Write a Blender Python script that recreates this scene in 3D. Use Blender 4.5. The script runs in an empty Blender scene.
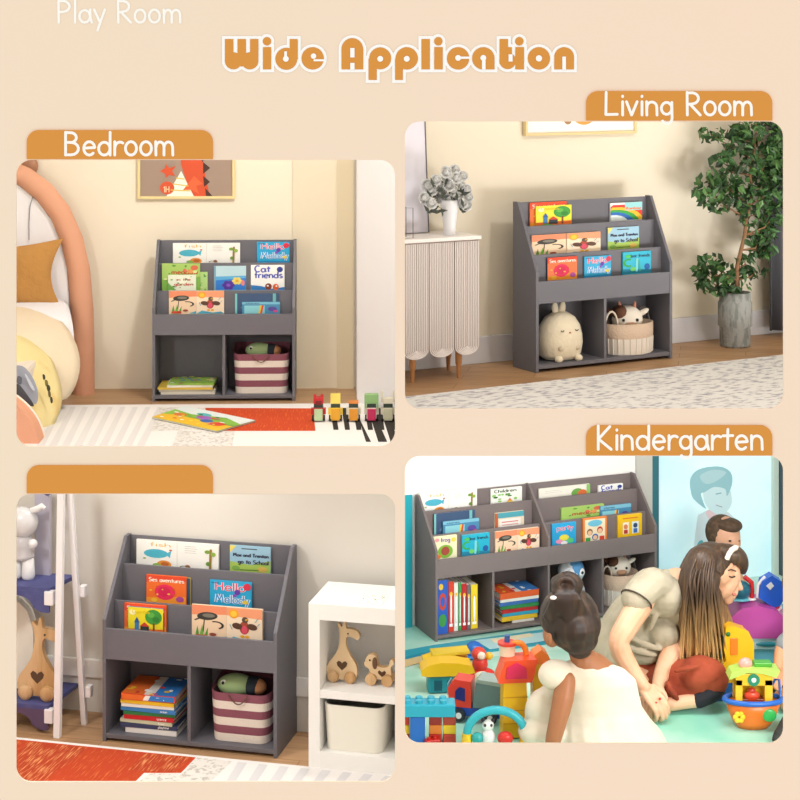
import bpy, math, random
from mathutils import Vector, Matrix, Euler
PI=math.pi; rad=math.radians
SC=bpy.context.scene; COL=SC.collection
random.seed(7)
# ---------------- camera, sky, lights, exposure ----------------
Z0=2.82; FPX=1700.0; CXP=400.0; CYP=60.0
cam=bpy.data.cameras.new('camera'); camo=bpy.data.objects.new('camera',cam); COL.objects.link(camo)
camo.location=(0,0,Z0); camo.rotation_euler=(PI/2,0,0)
cam.sensor_width=36; cam.lens=36*FPX/800; cam.shift_y=-(400-CYP)/800; cam.clip_end=60
SC.camera=camo
SC.view_settings.view_transform='Standard'; SC.view_settings.look='None'; SC.view_settings.exposure=0.0; SC.view_settings.gamma=1
SC.view_settings.use_curve_mapping=False
wd=bpy.data.worlds.new('sky'); SC.world=wd; wd.use_nodes=True
bg=wd.node_tree.nodes['Background']; bg.inputs[0].default_value=(1.0,0.985,0.96,1); bg.inputs[1].default_value=1.0
def area(name,loc,aim,sx,sy,power,col=(1,1,1),spread=PI):
    l=bpy.data.lights.new(name,'AREA'); l.shape='RECTANGLE'; l.size=sx; l.size_y=sy; l.energy=power; l.color=col; l.spread=spread
    o=bpy.data.objects.new(name,l); COL.objects.link(o); o.location=loc
    d=Vector(aim)-Vector(loc); o.rotation_euler=d.to_track_quat('-Z','Y').to_euler(); return o
def LIGHTS():
    area('bedroom_daylight',(-.15,5.9,3.75),(-.95,7.6,1.7),.22,.22,32,(1,.965,.9))
    area('bedroom_fill',(-1.0,5.2,3.6),(-.9,7.5,1.75),1.2,.6,3,(1,.98,.96))
    area('living_daylight',(1.7,4.6,3.75),(.72,6.4,1.9),.22,.22,15,(1,.965,.9))
    area('living_fill',(.9,4.9,3.6),(.8,6.4,2.0),1.2,.6,3.4,(1,.99,.97))
    area('playroom_daylight',(-1.9,4.5,2.35),(-.6,6.0,.8),.3,.3,15,(1,.98,.95))
    area('playroom_top_fill',(-.75,5.15,1.60),(-.75,5.15-.234,1.60-.972),1.0,.55,5,(1,.98,.97))  # added light tucked between the openings, no fitting in the room
    area('playroom_sunbeam',(-1.7,4.45,1.95),(-.62,6.15,1.32),.12,.12,.3,(1,.97,.9),rad(24))
    area('kindergarten_daylight',(2.2,4.9,1.35),(.9,8.1,.5),.9,.9,55,(1,1,.99))
    area('kindergarten_top_fill',(.95,6.95,1.56),(.9,8.0,.5),1.5,.5,23,(1,1,1))  # added overhead light to brighten the shelf, not a real fixture
LIGHTS()
# ---------------- frames of the four rooms ----------------
class Room:
    def __init__(s,yaw,t):
        s.yaw=rad(yaw); s.t=Vector(t)+Vector((0,0,Z0)); s.R=Matrix.Rotation(s.yaw,3,'Z'); s.Ri=s.R.transposed()
        s.o=s.Ri@(Vector((0,0,Z0))-s.t)
    def ray(s,u,v): return s.Ri@Vector(((u-CXP)/FPX,1,-(v-CYP)/FPX))
    def X(s,u,v,c): d=s.ray(u,v); return s.o+d*((c-s.o.x)/d.x)
    def Y(s,u,v,c): d=s.ray(u,v); return s.o+d*((c-s.o.y)/d.y)
    def Z(s,u,v,c=0): d=s.ray(u,v); return s.o+d*((c-s.o.z)/d.z)
    def D(s,u,v,depth): return s.o+s.ray(u,v)*depth       # point at a distance in front of the viewer
    def w(s,p): return s.R@Vector(p)+s.t
LIV=Room(29.28,(.491,6.140,-1.131)); BED=Room(1.58,(-1.077,7.390,-1.486))
PLAY=Room(-13.4,(-1.011,5.778,-2.315)); KIN=Room(22.16,(.172,8.234,-2.819))
RM=[LIV]
def room(r): RM[0]=r
# ---------------- materials ----------------
_mc={}
def lin(h):
    if not isinstance(h,str): return tuple(h)+(1,)
    h=h.lstrip('#'); c=[int(h[i:i+2],16)/255 for i in (0,2,4)]
    return tuple(x/12.92 if x<=.04045 else ((x+.055)/1.055)**2.4 for x in c)+(1,)
def mat(h,rough=.6,metal=0,mix=None,bump=None,em=0,alpha=1,trans=0,sheen=0):
    key=(h,rough,metal,str(mix),str(bump),em,alpha,trans,sheen)
    if key in _mc: return _mc[key]
    m=bpy.data.materials.new('paint_'+str(h).strip('#')); m.use_nodes=True; nt=m.node_tree; b=nt.nodes['Principled BSDF']
    b.inputs['Base Color'].default_value=lin(h); b.inputs['Roughness'].default_value=rough; b.inputs['Metallic'].default_value=metal
    if trans: b.inputs['Transmission Weight'].default_value=trans
    if sheen: b.inputs['Sheen Weight'].default_value=sheen
    if em: b.inputs['Emission Color'].default_value=lin(h); b.inputs['Emission Strength'].default_value=em
    b.inputs['Alpha'].default_value=alpha
    tc=None
    if mix or bump: tc=nt.nodes.new('ShaderNodeTexCoord')
    if mix:   # (other colour, scale, stretch xyz, low, high, detail)
        h2,sc,st,lo,hi=mix
        mp=nt.nodes.new('ShaderNodeMapping'); mp.inputs['Scale'].default_value=[sc*q for q in st]
        n=nt.nodes.new('ShaderNodeTexNoise'); n.inputs['Scale'].default_value=1; n.inputs['Detail'].default_value=5
        r=nt.nodes.new('ShaderNodeMapRange'); r.inputs['From Min'].default_value=lo; r.inputs['From Max'].default_value=hi
        x=nt.nodes.new('ShaderNodeMix'); x.data_type='RGBA'; x.inputs[6].default_value=lin(h); x.inputs[7].default_value=lin(h2)
        nt.links.new(tc.outputs['Object'],mp.inputs[0]); nt.links.new(mp.outputs[0],n.inputs['Vector']); nt.links.new(n.outputs[0],r.inputs[0])
        nt.links.new(r.outputs[0],x.inputs[0]); nt.links.new(x.outputs[2],b.inputs['Base Color'])
    if bump:  # (scale, strength)
        n=nt.nodes.new('ShaderNodeTexNoise'); n.inputs['Scale'].default_value=bump[0]; n.inputs['Detail'].default_value=4
        k=nt.nodes.new('ShaderNodeBump'); k.inputs['Strength'].default_value=bump[1]; k.inputs['Distance'].default_value=.01
        nt.links.new(tc.outputs['Object'],n.inputs['Vector']); nt.links.new(n.outputs[0],k.inputs['Height']); nt.links.new(k.outputs[0],b.inputs['Normal'])
    _mc[key]=m; return m
def planks(c1,c2,mortar,w,h,rot=0,rough=.45,name='planks'):
    m=bpy.data.materials.new(name); m.use_nodes=True; nt=m.node_tree; b=nt.nodes['Principled BSDF']; b.inputs['Roughness'].default_value=rough
    tc=nt.nodes.new('ShaderNodeTexCoord'); mp=nt.nodes.new('ShaderNodeMapping'); mp.inputs['Rotation'].default_value=(0,0,rot)
    br=nt.nodes.new('ShaderNodeTexBrick'); br.inputs['Scale'].default_value=1; br.inputs['Brick Width'].default_value=w; br.inputs['Row Height'].default_value=h
    br.inputs['Mortar Size'].default_value=.0012; br.inputs['Color1'].default_value=lin(c1); br.inputs['Color2'].default_value=lin(c2); br.inputs['Mortar'].default_value=lin(mortar)
    mp2=nt.nodes.new('ShaderNodeMapping'); mp2.inputs['Rotation'].default_value=(0,0,rot); mp2.inputs['Scale'].default_value=(5,60,5)
    n=nt.nodes.new('ShaderNodeTexNoise'); n.inputs['Scale'].default_value=1; n.inputs['Detail'].default_value=6
    x=nt.nodes.new('ShaderNodeMix'); x.data_type='RGBA'; x.blend_type='OVERLAY'; x.inputs[0].default_value=.35
    nt.links.new(tc.outputs['Object'],mp.inputs[0]); nt.links.new(mp.outputs[0],br.inputs[0]); nt.links.new(tc.outputs['Object'],mp2.inputs[0]); nt.links.new(mp2.outputs[0],n.inputs['Vector'])
    nt.links.new(br.outputs[0],x.inputs[6]); nt.links.new(n.outputs[0],x.inputs[7]); nt.links.new(x.outputs[2],b.inputs['Base Color']); return m
# ---------------- mesh builder ----------------
class MB:
    def __init__(s): s.v=[]; s.f=[]; s.m=[]; s.s=[]; s.mats=[]
    def mi(s,m):
        if m is None: return 0
        if m not in s.mats: s.mats.append(m)
        return s.mats.index(m)
    def add(s,vs,fs,m=None,sm=False):
        n=len(s.v); s.v+= [tuple(v) for v in vs]; k=s.mi(m)
        for f in fs: s.f.append([n+i for i in f]); s.m.append(k); s.s.append(sm)
        return s
    def box(s,x0,x1,y0,y1,z0,z1,m=None,T=None):
        vs=[Vector((x,y,z)) for x in (x0,x1) for y in (y0,y1) for z in (z0,z1)]
        if T: vs=[T@v for v in vs]
        return s.add(vs,[(0,1,3,2),(4,6,7,5),(0,4,5,1),(2,3,7,6),(0,2,6,4),(1,5,7,3)],m)
    def rbox(s,x0,x1,y0,y1,z0,z1,r,m=None,T=None,n=4,ax='z'):
        """box with the four edges along one axis rounded"""
        if ax=='z': a=(x0,x1,y0,y1); e=(z0,z1)
        elif ax=='y': a=(x0,x1,z0,z1); e=(y0,y1)
        else: a=(y0,y1,z0,z1); e=(x0,x1)
        return s.prism(rrect(*a,r,n),e[0],e[1],m,ax,T)
    def prism(s,pts,e0,e1,m=None,ax='y',T=None,sm=False,m2=None):
        def mk(p,e): return Vector((p[0],e,p[1])) if ax=='y' else (Vector((p[0],p[1],e)) if ax=='z' else Vector((e,p[0],p[1])))
        n=len(pts); vs=[mk(p,e0) for p in pts]+[mk(p,e1) for p in pts]
        if T: vs=[T@v for v in vs]
        s.add(vs,[tuple(range(n))[::-1],tuple(range(n,2*n))],m)
        return s.add(vs,[(i,(i+1)%n,n+(i+1)%n,n+i) for i in range(n)],m2 or m,sm)
    def lathe(s,prof,c=(0,0,0),seg=24,m=None,T=None,sm=True,sy=1):
        vs=[];fs=[];n=len(prof)
        for i in range(seg):
            a=2*PI*i/seg
            for r,z in prof: vs.append(Vector((c[0]+r*math.cos(a),c[1]+sy*r*math.sin(a),c[2]+z)))
        for i in range(seg):
            j=(i+1)%seg
            for k in range(n-1): fs.append((i*n+k,j*n+k,j*n+k+1,i*n+k+1))
        if T: vs=[T@v for v in vs]
        return s.add(vs,fs,m,sm)
    def ball(s,c,r,m=None,T=None,seg=16,rings=10):
        r=(r,r,r) if isinstance(r,(int,float)) else r
        vs=[];fs=[]
        for k in range(rings+1):
            b=PI*k/rings
            for i in range(seg):
                a=2*PI*i/seg; vs.append(Vector((r[0]*math.sin(b)*math.cos(a),r[1]*math.sin(b)*math.sin(a),r[2]*math.cos(b))))
        for k in range(rings):
            for i in range(seg):
                j=(i+1)%seg; fs.append((k*seg+i,(k+1)*seg+i,(k+1)*seg+j,k*seg+j))
        vs=[(T@v if T else v)+Vector(c) for v in vs]
        return s.add(vs,fs,m,True)
    def tube(s,pts,r,seg=8,m=None,closed=False,caps=True):
        pts=[Vector(p) for p in pts]; n=len(pts); rs=r if isinstance(r,(list,tuple)) else [r]*n
        vs=[];fs=[];up=None
        for i in range(n):
            a=pts[i-1] if (i>0 or closed) else pts[0]; b=pts[(i+1)%n] if (i<n-1 or closed) else pts[-1]
            d=(b-a).normalized() if (b-a).length>1e-9 else Vector((0,0,1))
            if up is None: up=d.orthogonal().normalized()
            up=(up-d*up.dot(d)); up=up.normalized() if up.length>1e-6 else d.orthogonal().normalized()
            q=d.cross(up)
            for k in range(seg):
                t=2*PI*k/seg; vs.append(pts[i]+(up*math.cos(t)+q*math.sin(t))*rs[i])
        for i in range(n if closed else n-1):
            j=(i+1)%n
            for k in range(seg): l=(k+1)%seg; fs.append((i*seg+k,i*seg+l,j*seg+l,j*seg+k))
        s.add(vs,fs,m,True)
        if caps and not closed: s.add(vs[:seg],[tuple(range(seg))[::-1]],m); s.add(vs[-seg:],[tuple(range(seg))],m)
        return s
    def cyl(s,a,b,r,r2=None,seg=16,m=None): return s.tube([a,b],[r,r if r2 is None else r2],seg,m)
    def build(s,name,m=None,parent=None,bevel=0,smooth=None,sub=0,loc=None,rot=None):
        me=bpy.data.meshes.new(name); me.from_pydata(s.v,[],s.f)
        ms=s.mats if s.mats else [m]
        for q in ms: me.materials.append(q)
        me.polygons.foreach_set('material_index',s.m)
        me.polygons.foreach_set('use_smooth',[True]*len(s.s) if smooth else s.s); me.update()
        o=bpy.data.objects.new(name,me); COL.objects.link(o)
        if parent is not None: o.parent=parent
        else:
            r=RM[0]
            if r is None: o.location=loc or (0,0,0)
            else: o.location=r.w(loc or (0,0,0)); o.rotation_euler=(0,0,r.yaw)
        if parent is not None and loc is not None: o.location=loc
        if rot is not None: o.rotation_euler=rot if parent is not None else (rot[0],rot[1],rot[2]+(r.yaw if r else 0))
        if bevel: bv=o.modifiers.new('edge','BEVEL'); bv.width=bevel; bv.segments=2; bv.limit_method='ANGLE'
        if sub: sb=o.modifiers.new('sub','SUBSURF'); sb.levels=sub; sb.render_levels=sub
        return o
def rrect(x0,x1,y0,y1,r,n=6):
    p=[]
    for cx,cy,a in ((x1-r,y1-r,0),(x0+r,y1-r,90),(x0+r,y0+r,180),(x1-r,y0+r,270)):
        for i in range(n+1): t=rad(a+90*i/n); p.append((cx+r*math.cos(t),cy+r*math.sin(t)))
    return p
def ell(cx,cy,rx,ry,n=20,rot=0): return [(cx+rx*math.cos(t)*math.cos(rot)-ry*math.sin(t)*math.sin(rot),cy+rx*math.cos(t)*math.sin(rot)+ry*math.sin(t)*math.cos(rot)) for t in [2*PI*i/n for i in range(n)]]
def arc(cx,cy,rx,ry,a0,a1,n=9): return [(cx+rx*math.cos(rad(a0+(a1-a0)*i/(n-1))),cy+ry*math.sin(rad(a0+(a1-a0)*i/(n-1)))) for i in range(n)]
def smooth2(pts,n=5):
    o=[];N=len(pts)
    for i in range(N):
        p0,p1,p2,p3=[Vector(pts[(i+k)%N]) for k in (-1,0,1,2)]
        for k in range(n): t=k/n; q=.5*((2*p1)+(p2-p0)*t+(2*p0-5*p1+4*p2-p3)*t*t+(3*p1-p0-3*p2+p3)*t**3); o.append((q.x,q.y))
    return o
def thing(name,label,cat,loc=(0,0,0),rz=0,group=None,lean=0,roll=0):
    o=bpy.data.objects.new(name,None); COL.objects.link(o); r=RM[0]; o.empty_display_size=.05
    o.location=r.w(loc) if r else loc; o.rotation_euler=(lean,roll,rz+(r.yaw if r else 0))
    return tag(o,label,cat,group)
def tag(o,label,cat,group=None,kind=None):
    o['label']=label; o['category']=cat
    if group: o['group']=group
    if kind: o['kind']=kind
    return o
def struct(o): o['kind']='structure'; return o
def dup(root,loc,rz=0,label=None,group=None,lean=None):
    r=root.copy(); COL.objects.link(r); R=RM[0]; r.location=R.w(loc); e=root.rotation_euler
    r.rotation_euler=(e[0] if lean is None else lean,e[1],rz+R.yaw)
    if label: r['label']=label
    if group: r['group']=group
    for ch in list(root.children):
        c=ch.copy(); COL.objects.link(c); c.parent=r
        for g in list(ch.children): d=g.copy(); COL.objects.link(d); d.parent=c
    return r
# ---------------- stroke lettering ----------------
A_=arc
GL={
'a':(1.05,[A_(.47,.48,.4,.48,50,410,16),[(.88,1),(.9,.4),(1.0,0)]]),'b':(1.0,[[(.1,1.7),(.1,0)],A_(.5,.48,.4,.48,180,-180,16)]),
'c':(.9,[A_(.5,.48,.4,.5,50,310,12)]),'d':(1.05,[[(.92,1.7),(.92,0)],A_(.5,.48,.41,.48,0,360,16)]),
'e':(1.0,[[(.12,.52),(.88,.56)]+A_(.5,.5,.4,.5,10,315,14)]),'f':(.75,[A_(.62,1.35,.25,.35,80,180,6)+[(.36,0)],[(.05,.9),(.7,.95)]]),
'g':(1.0,[A_(.47,.5,.38,.45,45,400,14),[(.85,.95),(.87,-.2)]+A_(.5,-.25,.37,.38,0,-150,8)]),'h':(.95,[[(.1,1.7),(.1,0)],[(.1,.5)]+A_(.47,.6,.35,.38,160,0,8)+[(.83,0)]]),
'i':(.4,[[(.2,1),(.2,0)],[(.2,1.38),(.2,1.42)]]),'k':(.9,[[(.12,1.7),(.12,0)],[(.75,1),(.14,.42),(.8,0)]]),'l':(.4,[[(.18,1.7),(.18,0)]]),
'm':(1.5,[[(.1,1),(.12,0)],[(.12,.55)]+A_(.42,.62,.28,.36,160,0,7)+[(.7,0)],[(.7,.55)]+A_(1.02,.62,.3,.36,160,0,7)+[(1.34,0)]]),
'n':(1.0,[[(.1,1),(.12,0)],[(.12,.5)]+A_(.48,.6,.36,.38,160,0,8)+[(.86,0)]]),'o':(1.0,[A_(.48,.5,.4,.5,90,450,18)]),
'p':(1.0,[[(.12,1),(.12,-.65)],A_(.5,.5,.4,.47,180,-180,16)]),'r':(.75,[[(.12,1),(.12,0)],[(.12,.5)]+A_(.5,.55,.36,.42,160,55,6)]),
's':(.85,[A_(.44,.74,.3,.25,40,270,8)+A_(.44,.25,.32,.24,90,-150,8)]),'t':(.8,[[(.4,1.45),(.38,.0)],[(.05,.98),(.75,1)]]),
'u':(1.0,[[(.1,1),(.12,.4)]+A_(.46,.36,.34,.34,180,350,7)+[(.86,1),(.9,0)]]),'v':(.9,[[(.05,1),(.42,0),(.82,1)]]),'w':(1.3,[[(.05,1),(.35,0),(.62,.8),(.92,0),(1.22,1)]]),
'x':(.9,[[(.05,1),(.8,0)],[(.8,1),(.05,0)]]),'y':(.9,[[(.05,1),(.45,.1)],[(.85,1),(.3,-.6)]]),'z':(.8,[[(.05,1),(.7,1),(.05,0),(.75,0)]]),
'P':(1.1,[[(.12,1.7),(.14,0)],[(.12,1.65)]+A_(.45,1.25,.5,.42,80,-80,8)+[(.14,.8)]]),'B':(1.25,[[(.14,1.7),(.14,0)],[(.14,1.68)]+A_(.5,1.3,.42,.37,75,-80,7)+[(.16,.95)],[(.3,.95)]+A_(.55,.48,.52,.46,80,-90,8)+[(.14,.02)]]),
'R':(1.2,[[(.12,1.7),(.14,0)],[(.12,1.65)]+A_(.45,1.25,.5,.42,80,-80,8)+[(.14,.8)],[(.35,.8),(1.08,0)]]),'L':(1.05,[[(.14,1.7),(.12,.04),(.95,.06)]]),
'K':(1.15,[[(.14,1.7),(.14,0)],[(.95,1.65),(.16,.75),(1.05,0)]]),'H':(1.3,[[(.14,1.7),(.14,0)],[(1.1,1.7),(1.1,0)],[(.14,.88),(1.1,.88)]]),
'M':(1.6,[[(.1,0),(.3,1.7),(.78,.5),(1.25,1.7),(1.45,0)]]),'S':(1.15,[A_(.58,1.25,.42,.4,30,260,9)+A_(.56,.42,.45,.42,85,-150,9)]),'T':(1.2,[[(.05,1.68),(1.15,1.68)],[(.6,1.68),(.6,0)]]),
'C':(1.2,[A_(.68,.85,.55,.84,50,310,14)]),'F':(1.05,[[(.95,1.68),(.14,1.68),(.14,0)],[(.14,.9),(.85,.9)]]),'N':(1.3,[[(.12,0),(.14,1.7),(1.1,0),(1.1,1.7)]]),
'D':(1.3,[[(.14,1.7),(.14,0)],[(.14,1.68)]+A_(.35,.85,.8,.83,85,-85,10)+[(.14,0)]]),'1':(.6,[[(.1,1.4),(.35,1.7),(.35,0)]]),' ':(.7,[]),
}
def text_strokes(t,x,y,size,track=1.08):
    out=[];cx=x
    for ch in t:
        w,st=GL[ch]
        for s in st: out.append([(cx+p[0]*size,y+p[1]*size) for p in s])
        cx+=w*size*track
    return out,cx
def text_w(t,size,track=1.08): return sum(GL[c][0] for c in t)*size*track
_jit=[0]
def jit(): _jit[0]=(_jit[0]+1)%37; return _jit[0]*6e-6
def ribbon(b,pts,w,P,m,z=0,caps=True):
    """flat stroke of width w through 2-d points; P maps (x,y,layer) to 3-d"""
    for i in range(len(pts)-1):
        a,c=Vector(pts[i]),Vector(pts[i+1]); d=c-a
        if d.length<1e-9: continue
        n=Vector((-d.y,d.x)).normalized()*w/2
        j=jit(); b.add([P(q[0],q[1],z+j) for q in (a+n,a-n,c-n,c+n)],[(0,1,2,3)],m)
    if caps:
        for p in pts: j=jit(); b.add([P(q[0],q[1],z+j) for q in ell(p[0],p[1],w/2,w/2,10)],[tuple(range(10))],m)
def art(b,items,P,lay=0.00025,z0=1):
    """paint a list of flat shapes; items in unit coordinates of P"""
    z=z0
    for it in items:
        k=it[0]
        if k=='e': pts=ell(it[1],it[2],it[3],it[4],18,it[6] if len(it)>6 else 0); c=it[5]
        elif k=='r': pts=[(it[1],it[3]),(it[2],it[3]),(it[2],it[4]),(it[1],it[4])]; c=it[5]
        elif k=='p': pts=it[1]; c=it[2]
        elif k=='l': ribbon(b,it[1],it[2],P,mat(it[3]),z*lay); z+=1; continue
        elif k=='a':  # ring arc: cx,cy,r,width,a0,a1,col
            ribbon(b,A_(it[1],it[2],it[3],it[3],it[5],it[6],14),it[4],P,mat(it[7]),z*lay,False); z+=1; continue
        elif k=='t':  # text, x,y,size,width,col
            fs=min(it[4],(.96-it[2])/text_w(it[1],1))
            for s in text_strokes(it[1],it[2],it[3],fs)[0]:
                s=[(p[0],it[3]+(p[1]-it[3])*min(1.35,it[4]/fs)) for p in s]; ribbon(b,s,it[5],P,mat(it[6]),z*lay,False)
            z+=1; continue
        elif k=='fl': # flower cx,cy,r,col,centre
            for q in range(6):
                t=q*PI/3; b.add([P(x,y,z*lay) for x,y in ell(it[1]+it[3]*.6*math.cos(t),it[2]+it[3]*.6*math.sin(t),it[3]*.42,it[3]*.42,8)],[tuple(range(8))],mat(it[4]))
            z+=1; pts=ell(it[1],it[2],it[3]*.35,it[3]*.35,8); c=it[5]
        b.add([P(x,y,z*lay) for x,y in pts],[tuple(range(len(pts)))],mat(c)); z+=1
# ---------------- the display wall with its four openings ----------------
RM[0]=None; YB=4.2; KB=YB/FPX
def bx(u): return (u-CXP)*KB
def bz(v): return Z0-(v-CYP)*KB
def board_wall():
    import bmesh
    bm=bmesh.new()
    holes=[(16,395,160,446.5),(405,783.5,121.5,409),(16,395,494,782),(405,783.5,456,743.5)]
    loops=[[(-652,-377),(1452,-377),(1452,1200),(-652,1200)]]+[rrect(a,b,c,d,15,8) for a,b,c,d in holes]
    es=[]
    for lp in loops:
        vs=[bm.verts.new((bx(u),YB,bz(v))) for u,v in lp]
        es+=[bm.edges.new((vs[i],vs[(i+1)%len(vs)])) for i in range(len(vs))]
    bmesh.ops.triangle_fill(bm,use_beauty=True,edges=es)
    r=bmesh.ops.extrude_face_region(bm,geom=bm.faces[:])
    bmesh.ops.translate(bm,verts=[g for g in r['geom'] if isinstance(g,bmesh.types.BMVert)],vec=(0,.006,0))
    bmesh.ops.recalc_face_normals(bm,faces=bm.faces[:])
    me=bpy.data.meshes.new('wall_front'); bm.to_mesh(me); bm.free(); me.materials.append(mat('#F7DFC8',.95,mix=('#F3E1C8',.45,(1,1,1),.45,.68)))
    o=bpy.data.objects.new('wall_front',me); COL.objects.link(o); return struct(o)
board_wall()
b=MB(); b.box(-2.62,2.62,YB+.007,9.9,3.9,3.96,mat('#F4F1EA',.9)); struct(b.build('light_block_lid'))  # unseen lid added over all four rooms to keep ambient light out
b=MB(); b.box(-2.66,-2.6,YB+.007,9.9,0,3.9,mat('#F4F1EA',.9)); struct(b.build('wall_left'))  # added side of the light-blocking shell, out of view
b=MB(); b.box(2.6,2.66,YB+.007,9.9,0,3.9,mat('#F4F1EA',.9)); struct(b.build('wall_right'))  # matching unseen side, added to stop ambient light
b=MB(); b.box(-2.62,2.62,9.9,9.96,0,3.9,mat('#F4F1EA',.9)); struct(b.build('wall_back'))  # closes the added light-blocking shell at the rear
b=MB(); b.box(-2.62,2.62,YB+.007,9.9,-.1,-.04,mat('#B9A48A',.8)); struct(b.build('floor'))  # unseen ground slab added against light leaking in from below
b=MB(); b.box(-.004,.004,YB+.03,9.6,0,4.0,mat('#F4F1EA',.9)); struct(b.build('wall_middle'))
PB=lambda x,y,z: (bx(x),YB-.001-z,bz(y))
def letters(words,x0,x1,y0,wd,t,off,dy):
    k=(x1-x0)/text_w(words,1); cx=x0
    for ch in words:
        w,st=GL[ch]; b=MB()
        for q in st: ribbon(b,[(cx+p[0]*k,y0-p[1]*k*.97) for p in q],wd,lambda x,y,z:(bx(x)-off.x,-dy-z,bz(y)-off.z),mat('#FFFDF6',.9))
        if st: b.build('letter',None,t)
        cx+=w*k*1.08
def panel_tab(x0,x1,y0,y1,words,tx,ty,size,lab,tlab):
    t=thing('name_tab',lab,'sign',(bx((x0+x1)/2),YB,bz(y1)),0,'orange name tabs')
    off=Vector((bx((x0+x1)/2),YB,bz(y1)))
    pts=[(x0,y1)]+[(x0+12-12*math.cos(rad(a)),y0+12-12*math.sin(rad(a))) for a in range(0,91,15)]+[(x1-12+12*math.sin(rad(a)),y0+12-12*math.cos(rad(a))) for a in range(0,91,15)]+[(x1,y1)]
    b=MB(); b.prism([(bx(u)-off.x,bz(v)-off.z) for u,v in pts],-.004,-.0003,mat('#DC953F',.9)); b.build('plate',None,t)
    if words: letters(words,tx[0],tx[1],ty,2.8,t,off,.0045)
panel_tab(27,213,130,159,'Bedroom',(64,177),155,12.3,'orange tab lettered Bedroom above the upper left opening','white handwritten word Bedroom')
panel_tab(586,772,91,120.5,'Living Room',(604,755),115,12.3,'orange tab lettered Living Room above the upper right opening','white handwritten words Living Room')
panel_tab(27,213,465,493,'',None,0,0,'blank orange tab above the lower left opening','')
panel_tab(586,772,425,455,'Kindergarten',(596,765),449,12.3,'orange tab lettered Kindergarten above the lower right opening','white handwritten word Kindergarten')
def front_words():
    t=thing('painted_words','thin white words Play Room at the top left of the front wall','lettering',(bx(57),YB,bz(22)))
    letters('Play Room',57,184,22.5,2.5,t,Vector((bx(57),YB,bz(22))),.001)
    # units: tracing grid of 4.444 per picture unit, one row per letter: origin, solid pieces, counters
    L=[(220,[('r',22,40,60,140),('r',78,40,116,140),('r',134,40,171,140),('d',60,137,38),('d',133,137,38),('d',97,132,30)],[]),
    (220,[('d',209,50,19),('r',191,76,228,175)],[]),(220,[('d',295,128,49),('r',310,40,346,130)],[('d',293,128,13),('r',286,95,298,128)]),
    (220,[('d',412,126,50)],[('d',416,116,12),('r',416,130,470,139)]),(220,[('r',540,84,637,175),('d',588,84,48)],[('r',579,80,598,122),('r',579,146,598,176)]),
    (220,[('d',712,126,49),('r',660,128,697,222)],[('d',712,128,13)]),(400,[('d',30,126,50),('r',-22,128,13,222)],[('d',30,128,13)]),
    (400,[('r',95,40,133,175)],[]),(400,[('d',170,50,19),('r',152,76,190,175)],[]),(400,[('d',258,126,50)],[('d',258,124,13),('r',262,118,312,128)]),
    (400,[('d',370,126,50),('r',382,120,420,175)],[('d',370,124,13),('r',364,126,380,176)]),(400,[('r',442,40,480,150),('d',478,137,37),('r',478,76,497,106)],[('r',482,108,500,140)]),
    (400,[('d',530,50,19),('r',512,76,551,175)],[]),(400,[('d',617,126,50)],[('d',617,126,14)]),(400,[('d',729,120,44),('r',685,118,773,175)],[('r',721,118,737,176)])]
    t=thing('title_lettering','large orange rounded title words Wide Application with a white edge','lettering',(bx(400),YB,bz(55)))
    def draw(b,ox,items,grow,y,m):
        for k,*q in items:
            if k=='d': pts=ell(ox+q[0]/4.444,30+q[1]/4.444,(q[2]+grow)/4.444,(q[2]+grow)/4.444,28)
            else: g=grow; pts=[(ox+x/4.444,30+z/4.444) for x,z in ((q[0]-g,q[1]-g),(q[2]+g,q[1]-g),(q[2]+g,q[3]+g),(q[0]-g,q[3]+g))]
            j=jit(); b.add([(bx(u)-bx(400),y-j,bz(v)-bz(55)) for u,v in pts],[tuple(range(len(pts)))],m)
    white=mat('#FFFEFA',.9); orange=mat('#DC953F',.9)
    for i,(ox,S,H) in enumerate(L):
        b=MB(); draw(b,ox,S,13,-.001-.0002*(i%2),white); b.build('white_edge',None,t)
        b=MB(); draw(b,ox,S,0,-.002,orange); draw(b,ox,H,0,-.003,white); b.build('letter',None,t)
front_words()

# ---------------- room shells ----------------
def slab(name,pts,z0,z1,m): b=MB(); b.prism(pts,z0,z1,m,'z'); return struct(b.build(name))
def walls(): pass
def hsl(r,pts,z=0): return [tuple(r.Z(u,v,z))[:2] for u,v in pts]   # corners of a floor seen at these picture points
# living room
room(LIV); yw=.275
xl=LIV.Y(403,300,yw).x; xr=LIV.Y(900,300,yw).x
slab('floor',hsl(LIV,[(403.5,435),(900,425)])+[(xr,yw+.04),(xl,yw+.04)],-.02,0,planks('#BF9871','#AE855E','#8A5C3A',.5,.085,rad(40)))
b=MB(); b.box(xl,xr,yw,yw+.04,0,1.6,mat('#E9DFCB',.9)); struct(b.build('wall_back'))
b=MB(); b.box(xl,xr,yw-.014,yw,0,.1,mat('#D9D8DC',.6)); struct(b.build('baseboard_back',bevel=.003))
# bedroom
room(BED); xl=BED.Y(-80,300,.3).x; xr=BED.Y(396.5,300,.3).x
slab('floor',hsl(BED,[(396.5,463),(-90,463)])+[(xl,.34),(xr,.34)],-.02,0,planks('#B9946E','#A9825C','#8E6440',.8,.11))
b=MB(); b.box(xl,.89,.30,.34,0,1.9,mat('#F2E8D4',.9)); struct(b.build('wall_back'))
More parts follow.
